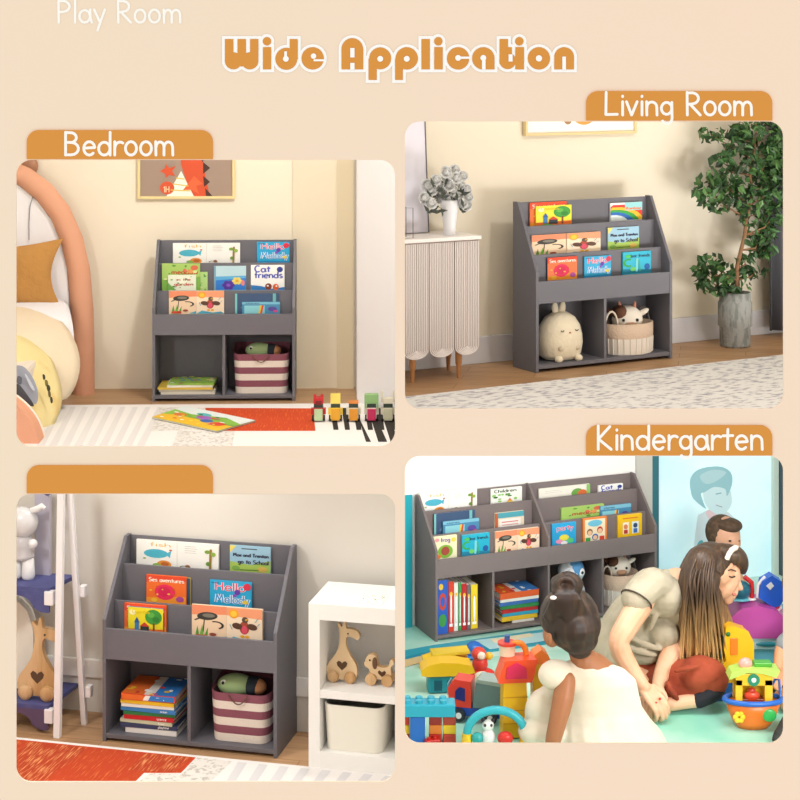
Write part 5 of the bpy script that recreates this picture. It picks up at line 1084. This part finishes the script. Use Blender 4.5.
# shirt
b=MB(); sh=mat('#B9B09A',.9,mix=('#A79E88',10,(1,1,1),.45,.65),bump=(18,.5))
limb(b,[f(610,656,7.62,22),f(618,640,7.62,24.5),f(634,618,7.62,25),f(652,600,7.62,24.5),f(668,588,7.62,19),f(677,583,7.62,13)])
limb(b,[f(640,640,7.6,20),f(655,636,7.6,19),f(668,626,7.6,18),f(672,606,7.6,18)])
b.ball(tuple(f(640,652,7.6)),(.11,.12,.05)); b.ball(tuple(f(662,634,7.55)),(.075,.09,.07)); b.ball(tuple(f(664,597,7.52)),.094); b.ball(tuple(f(670,598,7.7)),.092); b.ball(tuple(f(672,606,7.6)),(.085,.13,.09))
limb(b,[f(664,590,7.5,14),f(653,585,7.47,16.5),f(645,590,7.43,16.5),f(636,600,7.39,15.5)]); limb(b,[f(676,590,7.78,15),f(684,610,7.74,14)])
for (u0,v0,u1,v1) in [(634,640,660,650),(628,648,655,656),(655,600,642,622),(660,604,650,630)]: limb(b,[f(u0,v0,7.48,3),f((u0+u1)/2,(v0+v1)/2+1,7.46,3.4),f(u1,v1,7.48,2.5)])
organic(b,'t_shirt',sh,T_,.006,3)
# sleeve hem
b=MB(); c=f(636.5,601,7.385); ax=(f(625,630,7.32)-f(645,590,7.43)).normalized(); u_=ax.orthogonal().normalized(); w_=ax.cross(u_)
b.tube([c+(u_*math.cos(2*PI*i/20)+w_*math.sin(2*PI*i/20))*.071 for i in range(20)],.004,6,mat('#4A4238',.9),closed=True); b.build('sleeve_hem',None,T_)
# trousers
b=MB(); tr=mat('#A6492C',.85,mix=('#913A22',8,(1,1,1),.45,.65),bump=(12,.6))
limb(b,[f(612,664,7.64,21),f(625,668,7.62,20),f(655,680,7.52,16.5),f(685,680,7.42,19.5),f(708,678,7.37,19.5),f(713,681,7.36,16)])
limb(b,[f(670,690,7.4,11),f(690,693,7.37,11),f(704,690,7.36,12)]); limb(b,[f(615,660,7.7,20),f(650,655,7.8,16),f(682,653,7.85,13.5)])
b.ball(tuple(f(700,676,7.38)),(.1,.085,.082)); 
for (u0,v0,u1,v1) in [(676,672,700,667),(672,690,678,702),(668,684,674,699)]: limb(b,[f(u0,v0,7.32,2.5),f((u0+u1)/2,(v0+v1)/2,7.30,3),f(u1,v1,7.32,2)])
organic(b,'trousers',tr,T_,.006,3)
b=MB(); limb(b,[f(699,701,7.325,8.2),f(708,696,7.33,9.6),f(715,692,7.34,9.6),f(719,690,7.35,7)]); organic(b,'sock',mat('#23242C',.9),T_,.005,2)
# hair
b=MB(); hq=random.Random(3)
b.ball(tuple(f(710,566,7.61)),(.105,.105,.10),None,Matrix.Rotation(rad(-35),3,'Y')); 
limb(b,[f(722,555,7.6,11),f(736,557,7.6,10),f(742,564,7.6,7),f(743,572,7.62,4)])
for Yq,du in ((7.50,0),(7.56,3),(7.63,-2)):
    limb(b,[f(702+du,562,Yq,15),f(694+du,578,Yq,15),f(690+du,600,Yq,14),f(690+du,625,Yq,12),f(692+du,648,Yq,8),f(690+du,660,Yq,3)])
limb(b,[f(712,580,7.49,9),f(706,598,7.47,11),f(706,620,7.47,10),f(704,645,7.47,7),f(703,658,7.48,3)])
limb(b,[f(722,600,7.68,5),f(724,620,7.66,6),f(721,640,7.64,6),f(716,656,7.6,4)])
limb(b,[f(714,595,7.55,8),f(717,620,7.55,10),f(716,645,7.55,9),f(714,664,7.55,4)]); limb(b,[f(722,606,7.6,5),f(727,625,7.6,6.5),f(728,645,7.6,5),f(727,660,7.6,2)])
hairm=bpy.data.materials.new('long_hair'); hairm.use_nodes=True; nt=hairm.node_tree; bs_=nt.nodes['Principled BSDF']; bs_.inputs['Roughness'].default_value=.45
tc=nt.nodes.new('ShaderNodeTexCoord'); sp=nt.nodes.new('ShaderNodeSeparateXYZ'); mr=nt.nodes.new('ShaderNodeMapRange'); zt_=f(700,600,7.5).z; zb_=f(700,650,7.5).z
mr.inputs['From Min'].default_value=zb_; mr.inputs['From Max'].default_value=zt_+.05
cr_=nt.nodes.new('ShaderNodeValToRGB'); cr_.color_ramp.elements[0].color=lin('#D6AE6E'); cr_.color_ramp.elements[1].color=lin('#46352A'); e_=cr_.color_ramp.elements.new(.5); e_.color=lin('#8A6A44')
ns=nt.nodes.new('ShaderNodeTexNoise'); mpp=nt.nodes.new('ShaderNodeMapping'); mpp.inputs['Scale'].default_value=(90,90,5); ns.inputs['Scale'].default_value=1
ad=nt.nodes.new('ShaderNodeMath'); ad.operation='MULTIPLY_ADD'; ad.inputs[1].default_value=.9; 
sb_=nt.nodes.new('ShaderNodeMath'); sb_.operation='SUBTRACT'; sb_.inputs[1].default_value=.45
nt.links.new(tc.outputs['Object'],sp.inputs[0]); nt.links.new(sp.outputs[2],mr.inputs[0]); nt.links.new(tc.outputs['Object'],mpp.inputs[0]); nt.links.new(mpp.outputs[0],ns.inputs['Vector'])
nt.links.new(ns.outputs[0],ad.inputs[0]); nt.links.new(mr.outputs[0],ad.inputs[2]); nt.links.new(ad.outputs[0],sb_.inputs[0]); nt.links.new(sb_.outputs[0],cr_.inputs[0]); nt.links.new(cr_.outputs[0],bs_.inputs['Base Color'])
hb=organic(b,'hair',hairm,T_,.006,2)
b=MB()
for i in range(98):   # loose strands over the mass
    u0=hq.uniform(696,716); Yq=hq.uniform(7.40,7.5); k=(u0-696)/20; u1=hq.uniform(676,700)+k*32; ve=hq.uniform(645,676)
    limb(b,[f(u0,558+hq.uniform(-3,5),Yq+.06,1.1),f(u0-8+k*6,580,Yq,1.2),f((u0-9+u1)/2+k*2,612,Yq,1.2),f(u1,ve,Yq+.03,.5)],None,4)
st=b.build('hair_strands',hairm,T_); st['kind']='stuff'
b=MB(); b.tube([f(731,551,7.52),f(735,548.5,7.56),f(738,549,7.62),f(739,552,7.66)],.010,8,mat('#F1E3D8',.7)); b.tube([f(727,560,7.5),f(729,555,7.495),f(732,551,7.51),f(736,549,7.56)],.011,8,mat('#F1E3D8',.7)); b.build('headband',None,T_)
b=MB(); b.tube([f(729,577.5,7.53),f(732,578.6,7.53),f(735,577.6,7.54)],.0035,6,mat('#2E2018')); b.build('eyelashes',None,T_)
b=MB(); b.tube([f(727,572,7.53),f(731,570.5,7.53),f(736,572.5,7.54)],.0035,6,mat('#5A4030')); b.build('eyebrow',None,T_)
b=MB(); b.ball(tuple(f(734.3,595.6,7.565)),(.010,.010,.006),mat('#CC7A70',.5)); b.build('lips',None,T_)
for i,(u,v) in enumerate([(652,706),(656,704),(660,700)]):
    b=MB(); b.ball(tuple(f(u,v,7.20)),(.006,.006,.006),mat('#D8402A',.3)); b.build('nail',None,T_)
# ---------------- the girl seen from behind ----------------
bg_=K_(590,742,7.0); bg_.z=0; base=bg_; G_=thing('person','small girl in a cream dress seen from behind with her dark hair in a bun','person',tuple(base)); f=rel(base)
b=MB()
limb(b,[f(600,714,7.05,24),f(600,700,7.02,26),f(594,678,7.0,24),f(585,664,6.98,15)]); limb(b,[f(583,666,6.98,11),f(578,652,6.98,10),f(573,640,6.98,10)])
b.ball(tuple(f(568,619,6.98)),(.105,.105,.118)); b.ball(tuple(f(551,636,6.96)),(.03,.05,.05)); b.ball(tuple(f(549,640,6.88)),(.012,.02,.026))
limb(b,[f(566,682,6.90,10),f(563,700,6.87,11),f(558,722,6.84,9.5),f(553,742,6.82,8),f(551,748,6.82,6)])
for i in range(4): limb(b,[f(547+i*2.6,750,6.82,2),f(545+i*2.6,755,6.8,1.8)],None,2)
limb(b,[f(620,700,7.12,11),f(634,725,7.15,10),f(640,744,7.1,8)])
limb(b,[f(590,722,7.05,16),f(555,719,7.08,14),f(537,727,7.02,11)]); limb(b,[f(608,722,7.05,16),f(635,730,6.98,13)])
organic(b,'body',skin_d,G_,.006,3)
b=MB(); dr=mat('#EDE5D5',.9,mix=('#E4DAC6',6,(1,1,1),.4,.65),bump=(8,.5))
secs=[(584,661,6.98,12,9),(586,665,6.98,22,14),(590,671,6.98,35,19),(595,681,6.99,41,23),(598,695,7.0,41,25),(601,708,7.0,41,27),(605,720,6.99,45,31),(610,733,6.97,51,36),(613,748,6.96,55,39)]
vs=[]
for u_,v_,Y_,rx,ry in secs:
    c_=f(u_,v_,Y_); q_=Y_/FPX; fl_=max(0,(v_-702)/46)
    for i in range(56):
        a=2*PI*i/56; w_=1+.035*fl_*math.sin(a*17); d_=KIN.Ri@Vector((math.cos(a)*rx*q_*w_,math.sin(a)*ry*q_*w_,0)); vs.append(c_+d_)
ns_=len(secs); b.add(vs,[(r*56+i,r*56+(i+1)%56,(r+1)*56+(i+1)%56,(r+1)*56+i) for r in range(ns_-1) for i in range(56)]+[tuple(range(56))[::-1],tuple(range((ns_-1)*56,ns_*56))])
b.ball(tuple(f(548,713,7.0)),(.10,.09,.10)); b.ball(tuple(f(545,732,6.97)),(.115,.10,.065)); limb(b,[f(560,690,7.0,14),f(545,712,7.0,18),f(538,732,6.98,15)])
b.ball(tuple(f(556,676,6.93)),(.075,.07,.06)); b.ball(tuple(f(575,680,6.97)),(.08,.07,.07))
organic(b,'dress',dr,G_,.006,5)
b=MB(); gh=mat('#2E211C',.5,mix=('#57402E',30,(1,1,.2),.5,.75))
b.ball(tuple(f(569,617,6.99)),(.124,.12,.116)); b.ball(tuple(f(573,626,6.97)),(.118,.115,.10)); b.ball(tuple(f(578,640,6.95)),(.085,.08,.06)); b.ball(tuple(f(580,652,6.95)),(.05,.045,.03))
limb(b,[f(557,584,6.97,7),f(568,580,6.95,8),f(576,586,6.95,8),f(570,593,6.93,7),f(559,592,6.94,7),f(557,584,6.97,6)]); b.ball(tuple(f(566,586,6.955)),(.052,.06,.045)); b.ball(tuple(f(575,581,6.94)),(.025,.025,.022)); b.ball(tuple(f(558,592,6.92)),(.03,.025,.022))
for i in range(14): a=i*.45; limb(b,[f(566+13*math.cos(a),587+9*math.sin(a),6.92,2.2),f(566+8*math.cos(a+.5),586+6*math.sin(a+.5),6.9,2.6)])
for i in range(16): u=545+i*2.9; limb(b,[f(u,618+4*math.sin(i),6.875+.0012*(u-567)**2/12,2.4),f(566+(u-566)*.6,600,6.87,2.6),f(566+(u-566)*.3,592,6.9,2)])
organic(b,'hair',gh,G_,.006,3)
b=MB(); b.ball(tuple(f(553.5,599,6.865)),(.016,.01,.008),mat('#F2EFEA',.4)); b.build('hair_clip',None,G_)
# ---------------- the boy behind ----------------
base=K_(728,610,8.55); base.z=0; B_o=thing('person','boy with short brown hair looking out behind the leaning woman','person',tuple(base)); f=rel(base)
b=MB(); limb(b,[f(722,598,8.6,17),f(722,585,8.6,17),f(722,570,8.6,13),f(723,560,8.58,6),f(724,550,8.58,6)]); b.ball(tuple(f(725,536,8.56)),(.075,.085,.095)); b.ball(tuple(f(731,543,8.52)),(.05,.05,.06)); b.ball(tuple(f(738,543,8.5)),(.012,.012,.014))
limb(b,[f(733,572,8.55,7),f(742,588,8.45,6),f(744,600,8.4,5)]); limb(b,[f(712,572,8.6,7),f(704,590,8.5,6)]); limb(b,[f(722,600,8.6,14),f(735,612,8.4,9),f(728,616,8.3,7)]); organic(b,'body',mat('#D9A486',.5),B_o,.006,2)
b=MB(); limb(b,[f(722,596,8.6,19),f(722,585,8.6,19),f(722,574,8.6,15)]); organic(b,'shirt',mat('#7F9AA8',.9),B_o,.008,2)
b=MB(); b.ball(tuple(f(722,533,8.58)),(.084,.09,.088)); b.ball(tuple(f(729,526,8.54)),(.065,.075,.035)); organic(b,'hair',mat('#4A3728',.7,mix=('#6A5038',40,(1,1,1),.5,.7)),B_o,.006,1)
for u in (730,738.5):
    b=MB(); b.ball(tuple(f(u,542,8.462 if u<735 else 8.49)),(.008,.006,.005),mat('#2A1C18')); b.build('eye',None,B_o)
b=MB(); b.ball(tuple(f(735,551,8.47)),(.014,.008,.006),mat('#B8605A')); b.build('mouth',None,B_o)
# ---------------- the child at the right edge ----------------
base=K_(808,715,7.5); base.z=0; C_o=thing('person','child in grey sleeve and dark trousers reaching in from the right edge','person',tuple(base)); f=rel(base)
b=MB(); limb(b,[f(812,676,7.5,22),f(812,660,7.5,22),f(810,635,7.5,17),f(810,615,7.5,8)]); b.ball(tuple(f(808,592,7.5)),(.1,.11,.12))
limb(b,[f(798,635,7.45,9),f(784,648,7.42,8),f(780,662,7.38,6.5),f(779,668,7.36,5.5)])
hand(f(779,674,7.35),dirp(781,664,7.35,776,682,7.33),dirp(774,672,7.3,784,672,7.3),1,.75)
limb(b,[f(808,682,7.5,15),f(785,694,7.4,11),f(790,706,7.3,9)]); organic(b,'body',mat('#D99A70',.5),C_o,.006,3)
b=MB(); limb(b,[f(812,672,7.5,26),f(812,660,7.5,26),f(810,640,7.5,20)]); limb(b,[f(800,636,7.45,12),f(786,646,7.42,11)]); organic(b,'shirt',mat('#8A9298',.9),C_o,.008,2)
b=MB(); limb(b,[f(810,677,7.5,21),f(792,689,7.42,15),f(782,690,7.4,11)]); organic(b,'trousers',mat('#20262E',.9),C_o,.008,2)
b=MB(); b.ball(tuple(f(808,586,7.5)),(.112,.12,.115)); b.build('hair',mat('#3A2C22',.7),C_o)
b=MB(); limb(b,[f(790,722,7.12,8),f(781,738,7.0,8),f(778,741,6.98,6)]); b.build('shoe',mat('#2E3030',.7),C_o)

for o_ in (T_,G_,B_o,C_o): o_.location.z+=.0052

# ---------------- toys on the kindergarten floor ----------------
# every toy is placed on the floor at the spot under it; w/h/d in units of one picture step at that distance
class Toy:
    def __init__(s,name,label,u,v,rz=0,cat='toy',z=0.0052,yaw=None):
        p=KIN.Z(u,v,z); s.Y=(KIN.R@p+KIN.t).y; s.k=s.Y/FPX; s.t=thing(name,label,cat,(p.x,p.y,z),(-KIN.yaw if yaw is None else 0)+rz)
    def part(s,n,fn,bev=.0,sub=0,label=None):
        b=MB(); fn(b,s.k); o=b.build(n,None,s.t,bevel=bev*s.k if bev else 0,sub=sub)
        if label: o['label']=label
        return o
def BX(x0,x1,y0,y1,z0,z1,c,r=.35): return lambda b,k: b.box(x0*k,x1*k,y0*k,y1*k,z0*k,z1*k,mat(c,r))
def CY(a,c_,r,col,r2=None,seg=20): return lambda b,k: b.cyl([q*k for q in a],[q*k for q in c_],r*k,None if r2 is None else r2*k,seg,mat(col,.35))
def BL_(c,r,col,seg=16): return lambda b,k: b.ball([q*k for q in c],tuple(q*k for q in (r if isinstance(r,tuple) else (r,r,r))),mat(col,.3),None,seg,12)
def PR(pts,y0,y1,col,m2=None): return lambda b,k: b.prism([(x*k,z*k) for x,z in pts],y0*k,y1*k,mat(col,.35),m2=mat(m2,.35) if m2 else None)
def TB(pts,r,col): return lambda b,k: b.tube([[q*k for q in p] for p in pts],[q*k for q in r] if isinstance(r,list) else r*k,12,mat(col,.35))
def many(*fs): return lambda b,k:[q(b,k) for q in fs]
# block bridge, bottom left corner
t=Toy('block_bridge','cyan topped block bridge on a blue pillar in the bottom left corner',428,741)
t.part('deck',many(BX(-28,27,-10,10,27,40,'#2BA9C4'),*[CY((x,y,40),(x,y,43),3.6,'#2BA9C4') for x in (-21,-9,3,15) for y in (-5,4)]),1.5)
t.part('pillar',BX(-18,-3,-9,9,0,26.8,'#2468C0'),1)
for x,z,c in [(-27,0,'#A8261F'),(-27,9,'#D8B02A'),(-27,18,'#B8301F'),(1,0,'#B8261F'),(1,9,'#D87A2A'),(1,18,'#8F2420'),(15,0,'#C0392B'),(15,9,'#E8C22A'),(15,18,'#A83A28')]: t.part('block',BX(x,x+(8.6 if x<0 else 12.8),-6,8,z+.05,z+8.9,c),.8)
# loose red bricks
t=Toy('toy_brick','small red brick lying under the block bridge',432,745,.3); t.part('body',many(BX(-7,7,-4,4,0,6,'#C8281F'),CY((-3,0,6),(-3,0,8),2,'#C8281F'),CY((3,0,6),(3,0,8),2,'#C8281F')),.6)
# truck
t=Toy('toy_truck','red, grey and blue toy dump truck on the kindergarten floor',478,719,-.25)
t.part('chassis',BX(-27,24,-9,9,5,14,'#1F4FB8'),1.5)
t.part('cab',PR([(-27,14),(-5,14),(-5,40),(-22,41),(-29,32)],-10,10,'#DE4434'),1.2)
t.part('cab_window',many(PR([(-21,22),(-11,20),(-11,33),(-17,34),(-21,30)],-10.6,-10.05,'#1F2F7A'),lambda b,k:b.prism([(-8*k,24*k),(8*k,24*k),(8*k,36*k),(-8*k,36*k)],-29.6*k,-28.9*k,mat('#7FC8D8',.2),'x')))
t.part('dump_body',PR([(-3,15),(26,15),(26,38),(0,40)],-11,11,'#6E8A8E'),1)
t.part('dump_cover',PR([(-1,40.2),(26,38.2),(24,42),(2,43.5)],-11.5,11.5,'#9DB0AC'),.8)
for x in (-17,15):
    for e in (-1,1): t.part('wheel',many(CY((x,e*9.2,6.5),(x,e*13,6.5),6.5,'#2A2E38'),CY((x,e*13,6.5),(x,e*13.6,6.5),3,'#E9ECF0')))
# teal house car with yellow roof
t=Toy('toy_bus','teal toy bus with a wavy yellow roof behind the block bridge',447,690,.1)
t.part('body',BX(-20,16,-9,9,0,17,'#1E8FA0'),2)
for x in (-14,-1): t.part('window',BX(x,x+8,-9.5,-9.05,3,13,'#0F5568'),.3)
t.part('roof',PR([(-27,19),(-22,17.5),(12,17.5),(27,20),(24,27),(10,30),(-8,31),(-20,29),(-27,24)],-11,11,'#F2C21C'),2.5)
# yellow aeroplane
t=Toy('toy_plane','long yellow toy plane lying near the shelf foot',443,667,.15)
t.part('fuselage',TB([(-20,0,6),(-10,0,8),(5,0,9),(24,0,12)],[7,7.5,6,3],'#EFC52C')); t.part('wing',PR([(-12,13),(26,15),(26,17.5),(-12,16)],-9,9,'#F2D03A'),.8); t.part('stripe',BX(-4,2,-7,-6.1,6,11,'#2F9A5A'))
# orange racer
t=Toy('toy_car','low orange toy car with a yellow wheel between plane and bus',452,668.5)
t.part('body',PR([(-16,3),(17,3),(18,8),(8,12),(-8,11),(-16,9)],-6,6,'#E0502A'),1.2)
for x in (-9,8): t.part('wheel',many(CY((x,-6.2,4.5),(x,-9,4.5),5 if x>0 else 4,'#F2B62C')))
# blue cap toy
t=Toy('blue_toy_hat','blue domed toy on the mat in front of the shelf',474,657); t.part('dome',BL_((0,0,5),(10,9,11),'#2468C0')); t.part('brim',BL_((0,0,2.2),(14,12,2.2),'#3A8AD0')); 
# red figure toy
t=Toy('ride_on_toy','red toy figure with a white face sitting on the mat',481,678)
t.part('base',BL_((1,0,5),(13,9,5),'#D9352F')); t.part('body',BL_((-1,0,14),(8,7,9),'#D93A30')); t.part('head',BL_((-2,0,24),(7.5,7,7),'#DE4434')); t.part('face',BL_((0,-5.4,24),(4.5,2.5,4),'#F2D8CC')); t.part('ear',BL_((8,0,22),(4,3,4),'#F2B62C'))
# green-white ball & small red toy
t=Toy('snail_toy','white and green spiral toy beside the red figure',482,685.5); t.part('body',BL_((0,0,7),(9,6,7),'#E6EBD8')); t.part('spiral',TB([(6*math.cos(a)*(1-a/16),-5.9,7+5*math.sin(a)*(1-a/16)) for a in [i*.5 for i in range(24)]],1.1,'#7FB84A'))
t=Toy('small_red_car','small red toy car at the bus front',466,687); t.part('body',BL_((0,0,5),(9,6,5),'#C8202F')); t.part('cabin',BL_((1,0,9),(5,4,4),'#E03A48'))
# toy house and tower
t=Toy('toy_castle','yellow toy castle with a red orange roof beside the girl',515,734,.1)
t.part('tower',PR([(-14,0),(12,0),(10,55),(-13,55)],-10,10,'#F0BE1C'),1)
for z in (14,27,40): t.part('groove',BX(-13.6,11.2,-10.5,-10.05,z,z+1,'#D09A12'))
t.part('roof',PR([(-19,55.2),(15,55.2),(17,60),(21,78),(-12,77),(-18,60)],-12,12,'#EE542C'),1.5)
t.part('dormer',many(PR([(-11,60),(10,60),(9,70),(0,76),(-10,71)],-13.8,-12.1,'#D8285A')),.6)
t.part('second_tower',PR([(18,14),(34,14),(34,70),(18,70)],-2,14,'#F2C62C'),1); t.part('arch',TB([(3+9*math.cos(rad(a)),4,78+12*math.sin(rad(a))) for a in range(0,181,20)],3,'#F08A2C')); t.part('pointed_roof',PR([(15,70),(37,70),(33,79),(26,84),(19,79)],-3,15,'#F08030'),1)
t.part('round_tower',CY((-7,6,77.5),(-7,6,88),8,'#E9D3B8')); t.part('red_rim',CY((-7,6,88),(-7,6,90.5),9.5,'#D8402F')); t.part('blue_cap',CY((-7,6,90.5),(-7,6,97),2.8,'#3A5FA0'))
# hoop activity toy in front
t=Toy('activity_arch','cyan arched activity toy with yellow feet at the bottom edge',496,749)
t.part('arch',TB([(29*math.cos(rad(a)),0,15+24*math.sin(rad(a))) for a in range(0,181,12)],4.2,'#35B3C4'))
for x in (-29,29): t.part('foot',CY((x,0,0),(x,0,16),6,'#F2C62C',4.8))
t.part('base',BX(-24,24,-6,6,0,3,'#D8402F'),.8); t.part('panda',many(BL_((-8,0,12),(7,5,9),'#E9ECEE'),BL_((-8,0,24),(6,5,5.5),'#F4F4F4'),BL_((-11,-3.6,25),(1.6,1.4,1.6),'#2A2A30'),BL_((-5,-3.6,25),(1.6,1.4,1.6),'#2A2A30'),BL_((-13,0,29),(2,1.5,2),'#2A2A30'),BL_((-3,0,29),(2,1.5,2),'#2A2A30')))
t.part('red_ball',BL_((9,-3,12),(8,6,7),'#D8302A')); t.part('teal_ball',BL_((-19,-3,12),(6,5,6),'#2FA8A8'))
# tall yellow toy and blue tub
t=Toy('yellow_play_set','tall rounded yellow play set with an orange panel right of the woman',733,697,.15)
t.part('tub',PR([(-20,0),(4,0),(6,17),(-22,17)],-9,9,'#1F62B4'),1.5)
t.part('tower',PR([(-14,17.2),(12,17.2),(19,30),(19,56),(13,68),(0,73),(-10,73),(-12,50),(-10,40),(-15,34)],-8,8,'#F4BC14'),2.5)
t.part('orange_panel',BX(-6,2,-9,-8.05,45,62,'#F0801C'),.6); t.part('green_dot',BL_((-8,-8.2,66),(2.4,1.2,2.4),'#2A7A3A')); t.part('dark_post',PR([(-16,40),(-12,40),(-10,62),(-13,62)],-3,3,'#1E3A34'),.5)
# boat
t=Toy('toy_boat','orange toy boat with blue rim, yellow cabin and green roof','' or 753,727,.0)
t.part('hull',lambda b,k: b.add([Vector((x*k,y*k,z*k)) for z,sx,sy in ((0,15,8),(6,20,10),(14,24,12),(27,28,14)) for x,y in [(sx*math.cos(2*PI*i/24),sy*math.sin(2*PI*i/24)) for i in range(24)]],[(r*24+i,r*24+(i+1)%24,(r+1)*24+(i+1)%24,(r+1)*24+i) for r in range(3) for i in range(24)]+[tuple(range(24))[::-1],tuple(range(72,96))],mat('#EE7A24',.35),True))
t.part('rim',TB([(28.5*math.cos(2*PI*i/24),14.4*math.sin(2*PI*i/24),28) for i in range(25)],2.6,'#2468C8')); t.part('keel',BL_((0,0,1.3),(15,8,2.2),'#3A2A2A'))
t.part('cabin',many(BX(-19,-12,-8,-5,27,50,'#EFC22C'),BX(10,18,-8,-5,27,50,'#EFC22C'),BX(-19,18,-8,-5,44,56,'#EFC22C'),BX(-19,18,5,8,27,56,'#E0B020'),BX(-12,10,-6,5,28,30,'#8A3A20')),.5)
t.part('roof',PR([(-26,51),(-23,58),(-10,62),(12,62),(25,60),(21,53),(8,57),(-8,58),(-18,54)],-11,9,'#B8DE6A'),.8); t.part('roof_hatch',BX(0,18,-6,5,62,66,'#4FA83A'),.8)
t.part('badge',many(CY((-1,-8.1,50),(-1,-9,50),6,'#1F8A6A'),BL_((-1,-9,50),(2.5,1,2.5),'#F2F4EE'))); t.part('pink_chimney',BL_((-8,-2,64),(7,5,6),'#F0A8A0')); t.part('sailor',many(BL_((-2,-4,33),(8,4,5),'#D8482A'),BL_((-2,-4,38),(4,3,3),'#C03A2A')))
t.part('flower_badge',lambda b,k:[b.ball(((-16+3.6*math.cos(a))*k,-10.9*k,(14+3.6*math.sin(a))*k),(2.8*k,1.4*k,2.8*k),mat('#F4D22C',.35),None,10,6) for a in [i*PI/3 for i in range(6)]]); t.part('green_badge',BL_((14,-11.3,16),(7,2,6.5),'#3AB85A'))
t.part('railing',TB([(16,9,30),(24,9,44),(27,4,46),(27,-2,30)],1.3,'#2A6FC8'))
# magenta table
t=Toy('play_table','magenta topped round play table with pale blue body behind the toys',762,676,0,'table')
t.part('table_body',PR([(-16,0),(36,0),(36,36),(-20,36)],-16,22,'#74C6E0'),2); t.part('rim_band',PR([(-24,33),(36,33),(36,44),(-30,44)],-18,23,'#BDE4EE'),1.5); t.part('oval_tray',BL_((2,-18.2,38),(12,1.5,2.4),'#2E93A8'))
t.part('table_top',PR([(-36,44.2),(40,44.2),(40,62),(28,58),(22,62),(10,72),(-8,76),(-24,74),(-36,64)],-20,24,'#C04FA6'),3)
base=t
def on(name,label,u,v,yo=0):
    q=Toy(name,label,762,676); k=base.k; q.t.location=base.t.location+Vector(((u-762)*k,yo*k,0))
    return q
ht=76.3
q=Toy('teal_toy_ball','dark teal round toy on the magenta table beside the womans face',762,676); q.t.location=base.t.location+Vector((-22*base.k,0,75.2*base.k)); q.part('base',BL_((0,0,2),(12,8,2),'#6CC4D4')); q.part('body',BL_((0,0,11),(11,9,9.5),'#1F6A80'))
q=Toy('red_toy_stand','thin red toy stand on the magenta table',762,676); q.t.location=base.t.location+Vector((-11*base.k,-2*base.k,76*base.k)); q.part('post',TB([(0,0,0),(1,0,10),(0,0,18),(-7,0,24)],[2.2,2,2.6,2.4],'#C8242A')); q.part('foot',BL_((0,0,1.6),(5,4,1.6),'#F2F0F2'))
q=Toy('blue_toy_car','tipped blue and white toy car on the magenta table',762,676); q.t.location=base.t.location+Vector((6*base.k,-2*base.k,69*base.k))
q.part('body',PR([(-11,12),(-8,28),(2,34),(12,28),(18,16),(10,4),(4,2)],-7,7,'#1F62D8'),2); q.part('window',PR([(-4,24),(1,28),(4,24),(0,20)],-7.8,-7.1,'#E8F2FA'),.4)
for x,z in ((7,3.5),(21,23)): q.part('wheel',many(CY((x,-6,z),(x,5,z),5.5,'#F2ECEE'),CY((x,-6.3,z),(x,-6,z),3,'#D84A50')))
q.part('white_edge',TB([(-12,-3,11),(-11,-3,24),(-4,-3,32)],1.6,'#F4F4F8'))
